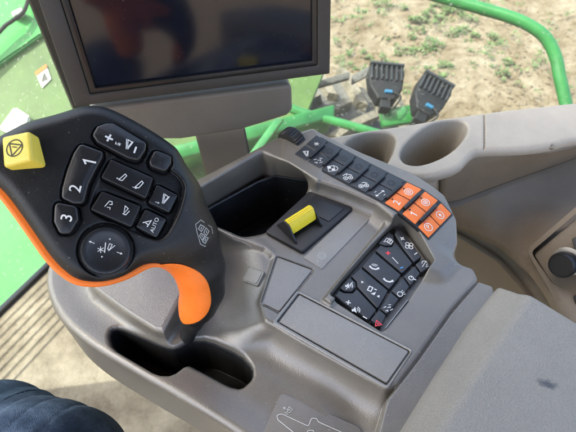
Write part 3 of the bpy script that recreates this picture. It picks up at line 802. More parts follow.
I_PHONE = [('l', [(-.7, .5), (-.55, -.1), (-.1, -.6), (.5, -.7)], .34), ('l', [(-.85, .5), (-.45, .62)], .34), ('l', [(.45, -.9), (.6, -.45)], .34)]
I_WAVES = [('c', -.1, -.1, .5, 0, 1.6), ('c', -.1, -.1, .85, 0, 1.6)]
I_TRI_U = [('p', [(-.6, -.45), (.6, -.45), (0, .55)])]
I_TRI_D = [('p', [(-.6, .45), (0, -.55), (.6, .45)])]
I_NEXT = [('l', [(-.75, .6), (-.1, .6), (-.1, -.3), (-.75, -.3), (-.75, .6)], .2), ('p', [(.05, -.7), (.75, -.7), (.75, .1)]), ('l', [(.2, .5), (.7, .5)], .2)]
I_SPK = [('p', [(-.9, -.25), (-.5, -.25), (-.05, -.7), (-.05, .7), (-.5, .25), (-.9, .25)]), ('c', -.05, 0, .4, -.9, .9), ('c', -.05, 0, .75, -.9, .9)]
I_MUTE = I_SPK + [('l', [(-.9, -.8), (.9, .8)], .16)]
I_LAMP = [('c', -.15, 0, .55), ('l', [(.45, .35), (.9, .5)], .15), ('l', [(.5, 0), (1, 0)], .15), ('l', [(.45, -.35), (.9, -.5)], .15)]
I_BEACON = [('c', -.1, .2, .5), ('l', [(.2, -.2), (.6, -.75)], .2), ('l', [(-.1, .2), (.25, .5)], .14)]
I_WIPER = [('l', [(-.8, -.6), (.7, .6)], .14), ('c', 0, 0, .7, .2, 1.9), ('l', [(-.5, .2), (-.2, .6)], .14), ('l', [(.2, -.5), (.6, -.1)], .14), ('l', [(-.1, -.75), (.4, -.75)], .14)]
I_HAZ = [('l', [(-.8, -.6), (.8, -.6), (0, .75), (-.8, -.6)], .2), ('d', 0, -.2, .2)]

ink_px('printed_gear', (322, 256), (13, -8), .0052, I_GEAR, M['grey_ink'], con, (at(322, 256, 0), None, None, zz, .0013), wd=.14)
ink_px('printed_mark', (318.5, 260), (13, -8), .0015, [('d', -1, -.6, .5)], M['grey_ink'], con, (at(322, 256, 0), None, None, zz, .0013))

# --- key pad on the ridge
T = [(316, 135.3), (328.5, 142.4), (342.5, 149.5), (357, 157.3), (372, 165.2), (388.5, 173.5), (405.5, 182.0), (423.5, 190.6), (439.5, 202), (452.5, 215.5)]
Bt = [(293.3, 155.2), (306.5, 162.3), (320, 169.8), (334.5, 177.7), (349.5, 185.8), (366, 194.2), (382.5, 203), (400, 213.5), (416, 226.5), (429, 240)]
def rp(p, dz=0):
    z = ridge_z(*p); return at(p[0], p[1], z) + Vector((0, 0, dz))
# dark carrier plate following the ridge
bm = bmesh.new(); rows = []
def lerp(a, b_, t): return (a[0] + (b_[0] - a[0]) * t, a[1] + (b_[1] - a[1]) * t)
fine = np.linspace(0, 9, 46)
def edge(L_, s):
    i = min(int(s), 8); return lerp(L_[i], L_[i + 1], s - i)
for t in (-.02, 1.02):
    rows.append([(bm.verts.new(rp(lerp(edge(T, s), edge(Bt, s), t), .0007)), bm.verts.new(rp(lerp(edge(T, s), edge(Bt, s), t), -.004))) for s in fine])
for i in range(len(fine) - 1):
    a, b_, c_, d_ = rows[0][i], rows[0][i + 1], rows[1][i + 1], rows[1][i]
    bm.faces.new([a[0], b_[0], c_[0], d_[0]]); bm.faces.new([a[0], a[1], b_[1], b_[0]]); bm.faces.new([d_[0], c_[0], c_[1], d_[1]])
for e in (0, -1): bm.faces.new([rows[0][e][0], rows[1][e][0], rows[1][e][1], rows[0][e][1]])
link('keypad_carrier', bm_mesh(bm), M['black'], con)
top_icons = [I_STAR] + [[CIRC(.6)]] * 5 + [I_ENGINE, I_ENGINE, I_UP]
bot_icons = [shift(I_CORN, 0, 0), I_DASHES, I_CHECK, I_TRACTOR, I_TRACTOR2, I_SPREAD, [('t', '2', 0, 0, 2.4)], I_ONE, I_PARK]
for i in range(9):
    orange = i >= 6
    for row, (t0, t1) in enumerate(((.02, .49), (.52, .98))):
        g0, g1 = (.055, .945) if not orange else (.10, .90)
        qa = [lerp(edge(T, i + g0), edge(Bt, i + g0), t0), lerp(edge(T, i + g1), edge(Bt, i + g1), t0), lerp(edge(T, i + g1), edge(Bt, i + g1), t1), lerp(edge(T, i + g0), edge(Bt, i + g0), t1)]
        o, fr_ = pad('orange_key' if orange else 'dark_key', [rp(q) for q in qa], .001, .0018, .0006, M['okey'] if orange else M['key2'], con, r=.0009)
        cpx = (sum(q[0] for q in qa) / 4, sum(q[1] for q in qa) / 4)
        ic = (top_icons, bot_icons)[row][i]
        blank = row == 0 and 0 < i < 6
        if orange:
            ink_px('legend', cpx, (17, -25) if row and i < 8 else (24, -22), .0052 if not (row and i < 8) else .0046, ic, M['white'], o, fr_, wd=.15)
            d = (qa[0][0] * .8 + cpx[0] * .2 + (qa[3][0] - qa[0][0]) * .12, qa[0][1] * .8 + cpx[1] * .2 + (qa[3][1] - qa[0][1]) * .12)
            d = lerp(lerp(qa[0], qa[3], .45), lerp(qa[1], qa[2], .45), .13)
            ink_px('indicator_dot', d, (1, 0), .0011, [('d', 0, 0, 1)], M['red'] if (row, i) in ((1, 8), (0, 8)) else M['dark_ink'], o, fr_)
        else:
            ink_px('legend', cpx, (17, -2), .0060 if not blank else .0055, ic, M['white'] if not blank else M['key'], o, fr_, wd=.14 if not blank else .5)
    if i < 8:
        s = i + 1
        a, b_ = lerp(edge(T, s), edge(Bt, s), .20), lerp(edge(T, s), edge(Bt, s), .86)
        pa, pb = rp(a), rp(b_); n_ = Vector((RU.x * .1, RU.y * .1, 1)).normalized(); sd_ = (pb - pa).cross(n_).normalized()
        wdt = .0014 if i < 5 else .0017
        me = box_mesh(pa - sd_ * wdt, sd_ * wdt * 2, pb - pa, n_ * .0050, .0006)
        link('key_divider', me, M['key'], con, 40)

# --- lower key pad in its recess
def k2(x, y): return (330 + x / 3.927, 220 + y / 3.927)
def key2(poly, icons, z=-.0028):
    pts = [at(*k2(*p), z) for p in poly]
    o, fr_ = pad('dark_key', pts, .005, .0030, .0009, M['key2'], con, r=.0014)
    for px, dr, sz, ic, mm in icons:
        ink_px('legend', k2(*px), dr, sz * 1.1, ic, M[mm], o, fr_, wd=.16)
U1 = (17, 9)
key2([(253, 62), (262, 26), (358, 150), (328, 172), (286, 118)], [((284, 73), U1, .0028, I_PLUS, 'white'), ((311, 101), (17, 3), .0050, I_FAN, 'white'), ((337, 132), (17, -12), .0025, I_MINUS, 'white')])
key2([(188, 96), (228, 52), (248, 66), (250, 88), (240, 106), (214, 107)], [((231, 83), U1, .0042, I_CAM, 'white')])
key2([(178, 126), (196, 104), (214, 112), (242, 111), (256, 92), (322, 176), (282, 214)], [((228, 130), (17, 2), .0028, I_PLUS, 'red'), ((256, 159), (17, 18), .0042, [('l', [(-1, 0), (1, 0)], .18)], 'white'), ((281, 187), (17, -7), .0021, I_MINUS, 'blue')])
key2([(124, 187), (173, 132), (277, 221), (231, 277)], [((174, 185), (17, -9), .0045, I_PHONE + I_WAVES, 'white'), ((229, 234), (17, -9), .0045, I_PHONE, 'white')])
key2([(82, 226), (119, 193), (226, 283), (186, 352), (106, 268), (104, 248)], [((126, 243), (17, -6), .0024, I_TRI_U, 'white'), ((165, 277), (17, 8), .0050, I_NEXT, 'white'), ((191, 301), (17, -6), .0024, I_TRI_D, 'white')])
key2([(36, 272), (76, 230), (100, 252), (100, 268), (86, 286), (56, 284)], [((76, 258), (17, -2), .0042, I_MUTE, 'white')])
key2([(18, 304), (34, 282), (54, 292), (88, 293), (104, 276), (180, 358), (152, 396)], [((72, 324), (17, 4), .0028, I_PLUS, 'white'), ((103, 353), (17, -2), .0044, I_SPK, 'white'), ((137, 383), (17, 10), .0026, I_MINUS, 'white')])
key2([(334, 180), (366, 154), (396, 188), (356, 212)], [((371, 172), (17, -4), .0044, I_WIPER, 'white')])
key2([(288, 226), (330, 186), (352, 216), (314, 262)], [((322, 230), (17, -8), .0042, I_BEACON, 'white')])
key2([(240, 282), (284, 232), (310, 267), (272, 312)], [((277, 290), (17, -8), .0042, I_LAMP, 'white')])
key2([(196, 352), (236, 288), (268, 316), (222, 374)], [((231, 347), (17, -6), .0044, I_DASHES, 'white')])
key2([(158, 396), (192, 358), (218, 380), (198, 424)], [((187, 405), (17, -4), .0036, I_HAZ, 'red')])
# bright steel edge strip in the recess corner
e0, e1 = at(406.5, 302.0, -.002), at(384.0, 330.5, -.002); me = box_mesh(e0, e1 - e0, Vector((.0014, .0006, 0)), (0, 0, .004)); link('edge_strip', me, M['metal'], con)

# --- icon panel in the tray, armrest pad, dial
TI = [(283, 393), (293, 394), (360, 428), (364, 440), (330, 470), (262, 440), (262, 430), (275, 400)]
pad('gate_diagram_panel', flat([(281, 392), (363, 429), (345, 470), (262, 436)], ZT), .004, .0003, .0003, M['shell'], con, r=.006)
GD = [(281, 417), (308, 430), (310, 424), (313, 420), (318, 423), (317, 432), (345, 445)]
dfr = (at(310, 425, ZT), None, None, zz, .0008)
o_ = at(310, 425, ZT + .0008)
def gpx(L_): return [((at(a, b_, o_.z) - o_).x / .01, (at(a, b_, o_.z) - o_).y / .01) for a, b_ in L_]
outl = round2(np.array([(276.5, 415), (282, 414), (308.4, 426.3), (311.5, 418.2), (316.5, 418.6), (318.5, 422), (350, 436), (362, 452), (330, 452), (312, 444), (314, 430), (308, 430.5), (303, 440), (278, 420)]), 2.2, 4)
ink('printed_gate_diagram', o_, Vector((1, 0, 0)), Vector((0, 1, 0)), zz, .01, [('l', gpx(list(map(tuple, outl)) + [tuple(outl[0])]), .055)], M['white'], con)
ink_px('printed_direction', (287, 409.5), (17, 9), .005, [('p', [(-.9, 0), (-.35, .35), (-.35, -.35)]), ('l', [(-.3, 0), (.1, 0), (.1, .6)], .15), ('l', [(0, .6), (.9, .4), (.7, -.3), (.2, -.4), (.3, .2), (.9, .0)], .14), ('l', [(-.2, -.6), (.6, -.7)], .14)], M['grey_ink'], con, dfr)

PADP = [(399, 434), (434, 376), (470, 322), (499.5, 285), (523, 288), (576, 322), (660, 380), (600, 620), (330, 560)]
def f_pad(x, y, z):
    d2 = sdp(PADB, x, y)
    s = (x - pe.x) * pnn.x + (y - pe.y) * pnn.y       # distance inwards from the left edge
    top = np.minimum(.004 + s * .95, .028 + s * .04)
    k = .004; h = np.maximum(k - np.abs((.004 + s * .95) - (.028 + s * .04)), 0) / k
    top = top - h * h * k * .25
    return ext(d2, z, -.05, top + 0 * z, .005)
pe = at(434, 376, .004); pd = (at(499.5, 285, .004) - pe).normalized(); pnn = Vector((pd.y, -pd.x, 0))
PADB = round2(np.concatenate([P2([(396, 438), (434, 376), (470, 321), (499, 285)], .004), P2([(524, 288), (577, 322), (680, 380), (620, 620)], .03), P2([(330, 560)], .004)]), .003)
ap = link('armrest_pad', sdf_mesh(f_pad, (.04, -.02, -.055), (.34, .285, .045), .0016), M['armpad'], con)
tag(ap, 'pale grey textured armrest pad with a dark stain')
# stain: a thin patch of dried grease lying on the pad
st = at(547, 384, .0325)
V = []; F = []
pts = []
for k in range(0):
    a = 2 * math.pi * k / 28; r = (.6 + .16 * math.sin(2 * a + 1) + .10 * math.sin(3 * a) + .05 * math.sin(7 * a)) 
    pts.append((r * math.cos(a) * .012, r * math.sin(a) * .0045))
so_, sn_ = trace(f_pad, 547, 384)
sxa = (onp(566, 389, so_, sn_) - so_).normalized(); sya = sn_.cross(sxa)
mm_ = M['armpad']; t = mm_.node_tree; b = t.nodes['Principled BSDF']; src = b.inputs['Base Color'].links[0].from_socket
tc = t.nodes.new('ShaderNodeTexCoord')
def dotn(v, sc_):
    su = t.nodes.new('ShaderNodeVectorMath'); su.operation = 'SUBTRACT'; t.links.new(tc.outputs['Object'], su.inputs[0]); su.inputs[1].default_value = so_
    dn__ = t.nodes.new('ShaderNodeVectorMath'); dn__.operation = 'DOT_PRODUCT'; t.links.new(su.outputs[0], dn__.inputs[0]); dn__.inputs[1].default_value = v / sc_
    return dn__.outputs['Value']
cb = t.nodes.new('ShaderNodeCombineXYZ'); t.links.new(dotn(sxa, .0105), cb.inputs[0]); t.links.new(dotn(sya, .0045), cb.inputs[1])
ln_ = t.nodes.new('ShaderNodeVectorMath'); ln_.operation = 'LENGTH'; t.links.new(cb.outputs[0], ln_.inputs[0])
nz = noise(t, tc.outputs['Object'], 210, 5, .6)
ma = t.nodes.new('ShaderNodeMath'); ma.operation = 'MULTIPLY_ADD'; t.links.new(nz, ma.inputs[0]); ma.inputs[1].default_value = 1.5; t.links.new(ln_.outputs['Value'], ma.inputs[2])
mr = t.nodes.new('ShaderNodeMapRange'); mr.inputs['From Min'].default_value = 1.05; mr.inputs['From Max'].default_value = 1.75; mr.inputs['To Min'].default_value = .85; mr.inputs['To Max'].default_value = 0
t.links.new(ma.outputs[0], mr.inputs['Value'])
mxs = t.nodes.new('ShaderNodeMix'); mxs.data_type = 'RGBA'; mxs.inputs['B'].default_value = (.045, .05, .062, 1)
t.links.new(mr.outputs[0], mxs.inputs['Factor']); t.links.new(src, mxs.inputs['A']); t.links.new(mxs.outputs['Result'], b.inputs['Base Color'])

# thumb wheel at the far wall
wc = at(292, 139, .018); wa = (at(318, 130, .004) - at(293, 157, .004)).normalized()
wx = (at(316, 135, .01) - at(293, 155, .01)).normalized()
va = (at(290, 158, .014) - at(313, 138, .014)).normalized()
lathe('thumb_wheel', wc - va * .008 + Vector((0, 0, -.004)), va, [(.010, -.001), (.0155, .0), (.0172, .0015), (.0172, .0145), (.0160, .016), (.010, .016)], M['black'], con, 64, ridges=(1, 4, .0012))

# ================================================================== JOYSTICK
jo = thing('joystick', at(190, 335, -.09), 'black multifunction joystick with orange trim and many keys', 'joystick')
CX, CU, CB = Vector((1, 0, 0)), Vector((0, CC, SS)), Vector((0, -SS, CC))
JO = deep(110, 195, .375)
JN = ((CAMP - JO).normalized() + CU * .10).normalized()
JA = (CX - JN * CX.dot(JN)).normalized(); JB = JN.cross(JA)
KD = 1.1
def jl(px, py, c=0):
    p = onp(px, py, JO + JN * c, JN) - JO; return np.array([p.dot(JA), p.dot(JB), c])
def jw(q): return JO + JA * q[0] + JB * q[1] + JN * q[2]
def J2(pts, c=0): return np.array([jl(a, b_, c)[:2] for a, b_ in pts])
HEAD = chaikin(J2([(-26, 150), (-12, 134), (6, 125), (24, 116), (55, 109), (84, 99.5), (107, 101.5), (142, 120), (169, 137), (182, 148), (185, 176), (190, 197), (200, 222), (190, 245), (172, 258), (148, 263), (122, 279), (98, 284), (74, 281), (52, 262), (24, 221), (2, 191), (-16, 176), (-28, 166)]), 2, .22)
TRIMP = chaikin(J2([(-26, 152), (-12, 136), (6, 130), (24, 124), (60, 118), (150, 130), (175, 180), (184, 246), (176, 266), (160, 266.5), (149, 267), (126, 280), (100, 287), (74, 285), (50, 267), (21, 225), (-2, 194), (-18, 180), (-28, 168)], -.022), 2, .22)
BUTT = {}
def cd(x, y): return (60 + x / 4.43, 110 + y / 4.43)
def ce(x, y): return (45 + x / 3.2, 175 + y / 3.2)
BUTT['plus_minus_key'] = [cd(*p) for p in [(143, 115), (165, 76), (205, 62), (238, 62), (384, 150), (378, 185), (348, 230), (300, 218), (165, 148)]]
BUTT['blank_key'] = [cd(*p) for p in [(393, 228), (418, 178), (492, 206), (492, 240), (468, 278), (400, 254)]]
BUTT['rocker_key'] = [cd(*p) for p in [(92, 150), (194, 188), (190, 215), (160, 270), (128, 335), (108, 418), (60, 418), (8, 392), (12, 345), (34, 265), (62, 195)]]
BUTT['double_key'] = [cd(*p) for p in [(226, 222), (412, 305), (380, 395), (182, 302)]]
BUTT['single_key'] = [ce(*p) for p in [(356, 32), (424, 66), (396, 122), (330, 90)]]
BUTT['double_key.001'] = [ce(*p) for p in [(182, 54), (306, 102), (276, 168), (146, 112)]]
BUTT['auto_key'] = [ce(*p) for p in [(320, 110), (388, 142), (356, 201), (290, 166)]]
BUTT['number_key'] = [ce(*p) for p in [(33, 86), (104, 100), (110, 145), (84, 188), (50, 190), (30, 150)]]
WELL = [round2(J2(v), .004, 4) for v in BUTT.values()]
DC = jl(106, 250.5)[:2]
def dome(x, y): return -KD * (x * x + y * y)
neck_pts = [(jl(168, 205, -.026), .030), (jl(188, 240, -.032), .0245), (jl(200, 268, -.042), .0200), (jl(203, 290, -.054), .0172), (jl(198, 306, -.066), .0145), (jl(194, 314, -.073), .0115)]
def f_neck(x, y, z):
    d = None
    for (a, ra_), (b_, rb_) in zip(neck_pts[:-1], neck_pts[1:]):
        q = cone(x, y, z, a, b_, ra_, rb_)
        d = q if d is None else smin(d, q, .010)
    return d
def f_head(x, y, z):
    h2 = sdp(HEAD, x, y)
    return ext(h2, z, -.046, dome(x, y) + 0 * z, .011)
CLUST = chaikin(J2([(140, 158), (186, 176), (182, 205), (165, 240), (150, 238), (96, 216), (92, 200), (112, 160), (120, 155)]), 2)
def f_grip(x, y, z):
    d = smin(f_head(x, y, z), f_neck(x, y, z), .022)
    w_ = None
    for p in WELL:
        q = sdp(p, x, y) - .0013
        w_ = q if w_ is None else np.minimum(w_, q)
    q = np.sqrt((x - DC[0]) ** 2 + (y - DC[1]) ** 2) - .0202
    w_ = np.minimum(w_, q)
    dm = dome(x, y)
    d = smax(d, -np.maximum(w_, dm - .0038 - z), .0022)
    d = smax(d, -np.maximum(sdp(CLUST, x, y) , dm - .0010 - z), .0025)
    return d
INS = chaikin(J2([(136, 272), (142, 267), (154, 263.5), (171, 261.5), (187, 266), (199, 274), (206.5, 287), (210, 302), (207, 318), (190, 330), (170, 325), (158, 300), (150, 285)], -.046), 2)
def f_insert(x, y, z): return smax(smin(f_head(x, y, z), f_neck(x, y, z), .022) - .0009, smax(sdp(INS, x, y), -z - .085, .002), .0012)
la, lb = jl(-20, 150)[:2], jl(200, 243)[:2]
ln = np.array([lb[1] - la[1], la[0] - lb[0]]); ln = ln / np.linalg.norm(ln)
def f_trim(x, y, z):
    half = -((x - la[0]) * ln[0] + (y - la[1]) * ln[1])
    front = np.maximum(ext(sdp(TRIMP, x, y) - .0004, z, -.040, -.016 + 0 * z, .003), half)
    back = ext(sdp(HEAD, x, y) + .005, z, -.051, -.03 + 0 * z, .006)
    palm = smin(cone(x, y, z, (-.030, -.018, -.056), (-.010, -.042, -.080), .022, .023), back, .018)
    return np.minimum(front, palm)
def jmesh(f, lo, hi, h):
    me = sdf_mesh(f, lo, hi, h)
    nv = len(me.vertices); co = np.empty(nv * 3, np.float32); me.vertices.foreach_get('co', co); co = co.reshape(-1, 3)
    R = np.array([tuple(JA), tuple(JB), tuple(JN)])
    x, y, z = co.astype(float).T; e = h * .35
    G = grad(f, x, y, z, e)
    G /= np.linalg.norm(G, axis=1)[:, None] + 1e-12
    me.vertices.foreach_set('co', (co @ R + np.array(JO)).astype(np.float32).ravel()); me.update()
    me.normals_split_custom_set_from_vertices((G @ R).astype(np.float32))
    return me
hx = [HEAD[:, 0].min(), HEAD[:, 1].min()]; HX = [HEAD[:, 0].max(), HEAD[:, 1].max()]
lo3 = (hx[0] - .006, jl(194, 330, -.07)[1] - .012, -.108); hi3 = (max(HX[0], jl(232, 260, -.04)[0]) + .012, HX[1] + .006, .006)
link('grip_body', jmesh(f_grip, lo3, hi3, .0009), M['grip'], jo)
link('grip_insert', jmesh(f_insert, lo3, hi3, .0009), M['orange'], jo)
link('grip_trim', jmesh(f_trim, lo3, hi3, .0010), M['orange'], jo)
def jplane(px, py):
    q = jl(px, py); c = float(dome(q[0], q[1])); q = jl(px, py, c); c = float(dome(q[0], q[1]))
    o = jw((q[0], q[1], c)); n = (JN + JA * 2 * KD * q[0] + JB * 2 * KD * q[1]).normalized()
    return o, n
BF = {}
for nm, poly in BUTT.items():
    c_ = (sum(p[0] for p in poly) / len(poly), sum(p[1] for p in poly) / len(poly))
    o, n = jplane(*c_); n2 = n
    if 'double' in nm or 'plus' in nm: n2 = (n + CU * .10).normalized()
    if 'rocker_key' in nm or 'number' in nm: n2 = (n - CX * .10).normalized()
    pts = [onp(p[0], p[1], o, n2) for p in poly]
    rr = .004 if ('blank' in nm or 'plus' in nm or 'rocker' in nm or 'number' in nm) else .0016
    fr_ = None
    e = onp(c_[0] + 10, c_[1] + 5, o, n2) - o; e = e.normalized()
    ob, fr_ = pad(nm.split('.')[0], pts, .004, .0030, .0018 if rr > .002 else .0009, M['key'], jo, r=rr, dome=(.0008 if ('blank' in nm or 'number' in nm) else .0016) if rr > .002 else .0006, ctr=(o, e, n2.cross(e), n2), smooth=60)
    BF[nm] = (ob, fr_)
def jink(nm, px, dr, sz, ic, wd=.16, m='white'):
    ob, f = BF[nm]; ink_px('legend', px, dr, sz * 1.12, ic, M[m], ob, f, wd * .82)
UP = (4.2, -17)      # reading direction of the turned numerals
DR = (17, 8)
jink('plus_minus_key', cd(217, 124), DR, .0034, I_PLUS, m='white')
jink('plus_minus_key', cd(262, 152), DR, .0024, I_STAR + [('l', [(-1.0, .3), (-.9, -.4), (-.5, -.2)], .18)], .18)
jink('plus_minus_key', cd(298, 152), (17, 6), .0044, I_CORN, .16)
jink('plus_minus_key', cd(333, 177), (6, -17), .0030, I_MINUS)
jink('rocker_key', cd(132, 230), UP, .0048, I_ONE)
jink('rocker_key', cd(70, 348), UP, .0048, [('t', '2', 0, 0, 2.2)])
jink('number_key', ce(71, 137), UP, .0046, [('t', '3', 0, 0, 2.2)])
jink('double_key', cd(279, 298), DR, .0034, I_HEAD, .18); jink('double_key', cd(258, 304), (17, 6), .0018, I_ARROW_L, .25)
jink('double_key', cd(352, 330), DR, .0036, I_HEAD, .18); jink('double_key', cd(330, 344), (17, 6), .0022, I_ARROW_R, .25)
jink('double_key.001', ce(204, 95), DR, .0034, I_BEND, .18); jink('double_key.001', ce(256, 112), DR, .0036, [('l', [(-.3, .7), (.4, .5), (.1, -.7), (-.3, .7)], .15), ('l', [(.8, .2), (.5, -.8), (-.1, -.8)], .15)], .18)
jink('single_key', ce(380, 76), DR, .0042, I_CORN, .16); jink('single_key', ce(359, 88), (17, 6), .0020, I_ARROW_R, .25)
jink('auto_key', ce(351, 160), (7, -17), .0024, [('t', 'AUTO', 0, 0, 1.6)]); jink('auto_key', ce(327, 154), DR, .0034, [('l', [(-.8, -.3), (.5, .8), (.3, -.7)], .2), ('l', [(-.3, -.1), (.3, -.2)], .2)])
# dial
do, dn = jplane(106, 250.5)
dial = lathe('thumb_pad', do - dn * .004, dn, [(.0174, 0), (.0178, .004), (.0178, .0064), (.0168, .0078), (.0152, .0082), (.0132, .0075), (.007, .0066), (.0005, .0064)], M['key'], jo, 56)
dfr2 = (do + dn * .0026, None, None, dn, .0)
def dk(x, y): return (75 + x / 8.65, 225 + y / 8.65)
for px, dr, sz, ic, wd in [(dk(222, 213), DR, .0023, [('l', [(-.9, 0), (.9, 0)]), ('l', [(-.45, -.8), (.45, .8)]), ('l', [(-.45, .8), (.45, -.8)])], .2), (dk(270, 198), (17, 5), .0036, [('l', [(-.4, .9), (.0, -.9)], .18)], .18), (dk(305, 192), DR, .0030, [('l', [(-.5, .6), (.1, .7), (.1, -.5), (-.3, -.6), (-.5, .6)], .15), ('l', [(.7, .8), (-.0, -.9)], .15)], .16), (dk(146, 150), (-17, -7), .0026, I_ARROW_R, .25), (dk(385, 242), (17, 6), .0026, I_ARROW_R, .25), (dk(302, 120), DR, .0011, I_TRI_U, .2), (dk(232, 276), DR, .0011, I_TRI_D, .2)]:
    ink_px('legend', px, dr, sz * 1.15, ic, M['white'], dial, (do + dn * (.0027 if abs(px[0] - 106) + abs(px[1] - 250) < 8 else .0037), None, None, dn, 0), wd)
# yellow stop key on the near corner
yo, yn = jplane(22, 152)
yn2 = (yn - CX * .40 + CU * .12).normalized(); yo2 = yo + yn * .008
ypts = [onp(a, b_, yo2, yn2) for a, b_ in [(1, 136.5), (29, 130.5), (32, 160), (3, 167.5)]]
ye = (onp(30, 149, yo2, yn2) - onp(14.5, 150, yo2, yn2)).normalized()
yk, yfr = pad('stop_key', ypts, .016, .0, .0022, M['yellow'], jo, r=.0030, ctr=(yo2, ye, yn2.cross(ye), yn2), dome=.0002)
ink_px('legend', (14.5, 148), (17, 2), .0070, [CIRC(.9), ('l', [(-.75, .4), (.75, .4), (0, -.85), (-.75, .4)], .15), ('l', [(-.3, .1), (.3, .1)], .12)], M['dark_ink'], yk, yfr, wd=.13)
# hand symbol printed on the neck
tmp = ink_px('neck_print', (201, 233), (17, 10), .0085, [('l', [(-.75, .95), (.6, 1.0), (1.0, .6), (.95, -.95), (.4, -1.0), (-.55, -.2), (-1, .3), (-.75, .95)], .06),
    ('l', [(-.55, .55), (-.1, .6), (-.15, .05), (-.55, .1), (-.55, .55)], .08), ('l', [(.1, .6), (.55, .5), (.5, .0), (.1, .1), (.1, .6)], .08), ('l', [(-.1, -.1), (.35, -.1), (.35, -.6), (-.1, -.4), (-.1, -.1)], .08), ('l', [(.45, -.15), (.8, -.1), (.8, -.7), (.45, -.7), (.45, -.15)], .08), ('l', [(-.35, .45), (-.3, .2)], .1), ('l', [(.25, .4), (.4, .2)], .1), ('l', [(.05, -.2), (.2, -.35)], .1), ('l', [(.6, -.25), (.65, -.55)], .1)], M['grey_ink'], jo, (jw(jl(201, 233, -.01)), None, None, JN, 0))
for v in tmp.data.vertices:
    p = v.co - JO; q = np.array([p.dot(JA), p.dot(JB), p.dot(JN)])
    for _ in range(30):
        d_ = float(f_grip(np.array([q[0]]), np.array([q[1]]), np.array([q[2]]))[0]) - .0002
        q[2] -= d_ * .9
    v.co = jw(q)
# shaft boot
p1, p2, p3 = jw(neck_pts[-1][0]), None, at(187, 338, ZT - .01)
p1b = p1 + (p1 - jw(neck_pts[-2][0])).normalized() * -.004
p4 = at(184, 345, ZT - .07)
tube('shaft_boot', [p1b, p1.lerp(p3, .45), p3, p4], [.0125, .0120, .0085, .0075, .0095, .010], M['jar'], jo, 24)

# ================================================================== MONITOR
mo = thing('monitor', at(225, 150, -.05), 'dark touch screen monitor on a taupe mount behind the bin', 'monitor')
mBL, mBR = deep(75, 107, .56), deep(330, 74, .60)
mx = (mBR - mBL).normalized(); mu = Vector((-.00455, .0201, .1132)); mu = (mu - mx * mu.dot(mx)).normalized(); mn = mx.cross(mu)
if mn.dot(CAMP - mBL) < 0: mn = -mn
MW = (mBR - mBL).length; MH = .215
def mp(a, b_, h=0): return mBL + mx * a + mu * b_ + mn * h
sBL = onp(96, 92.5, mBL, mn) - mBL; sBR = onp(313, 58.5, mBL, mn) - mBL
sx0, sy0, sx1, sy1 = sBL.dot(mx), (sBL.dot(mu) + sBR.dot(mu)) / 2, sBR.dot(mx), MH - .018
def rect(x0, y0, x1, y1, h): return [mp(x0, y0, h), mp(x1, y0, h), mp(x1, y1, h), mp(x0, y1, h)]
def ring(name, o4, i4, back, front, inner_back, m, bev):
    bm = bmesh.new()
    L_ = [[bm.verts.new(p - mn * back) for p in o4], [bm.verts.new(p + mn * front) for p in o4], [bm.verts.new(p + mn * front) for p in i4], [bm.verts.new(p - mn * inner_back) for p in i4]]
    for k in range(4):
        for j in range(4):
            bm.faces.new([L_[k][j], L_[k][(j + 1) % 4], L_[(k + 1) % 4][(j + 1) % 4], L_[(k + 1) % 4][j]])
    bmesh.ops.recalc_face_normals(bm, faces=bm.faces)
    bmesh.ops.bevel(bm, geom=list(bm.edges), offset=bev, segments=3, affect='EDGES', profile=.5)
    return link(name, bm_mesh(bm), m, mo, 40)
ring('bezel', rect(0, 0, MW, MH, 0), rect(sx0 - .007, sy0 - .006, sx1 + .006, sy1 + .006, 0), .012, 0, .010, M['bezel'], .0016)
ring('screen_lip', rect(sx0 - .0068, sy0 - .0058, sx1 + .0058, sy1 + .0058, 0), rect(sx0, sy0, sx1, sy1, 0), .010, -.0022, .010, M['bezel_lip'], .0008)
pad('screen', rect(sx0 - .001, sy0 - .001, sx1 + .001, sy1 + .001, -.006), .003, 0, .0002, M['screen'], mo, r=.001)
me = box_mesh(mp(.003, .003, -.036), mx * (MW - .006), mu * (MH - .006), mn * .026, .006, 3); link('rear_housing', me, M['bezel'], mo, 40)
# mount cover under the screen
CPX = [(88, 110), (292, 84), (293, 110), (288, 116), (243, 130), (181, 140), (150, 140), (92, 136)]
co = mBL - mn * .008; cn = (mn * .97 - mu * .12).normalized()
pad('mount_cover', [onp(a, b_, co, cn) for a, b_ in CPX], .05, .0, .005, M['mount'], mo, r=.010, smooth=60)
sp_ = []
pa, pb, pc, pd_ = deep(186, 100, .68), deep(238, 92, .69), deep(249, 147, .70), deep(204, 168, .69)
ext_ = Vector((0, 0, -.25)); bk = (pa - CAMP); bk.z = 0; bk = bk.normalized() * .035
bm = bmesh.new(); q0 = [pa, pb, pc, pd_]
dn_ = (pc - pb) * 2.2; dn2 = (pd_ - pa) * 2.0
q0 = [pa, pb, pb + dn_, pa + dn2]
hull_box(bm, q0 + [p + bk for p in q0]); bmesh.ops.recalc_face_normals(bm, faces=bm.faces); bmesh.ops.bevel(bm, geom=list(bm.edges), offset=.003, segments=2, affect='EDGES')
link('stalk', bm_mesh(bm), M['mount'], mo, 40)

# ================================================================== OUTSIDE
# hand rail
rail = tube('handrail', [deep(405, -14, 1.34), deep(437, -4, 1.32), deep(480, 8, 1.30), deep(518, 20, 1.28), deep(543, 35, 1.27), deep(555, 55, 1.27), deep(560, 78, 1.27), deep(566, 104, 1.27), deep(580, 170, 1.27), deep(600, 270, 1.27)], .0155, M['green'], None, 20)
tag(rail, 'green tubular handrail curving down outside the window', 'handrail')
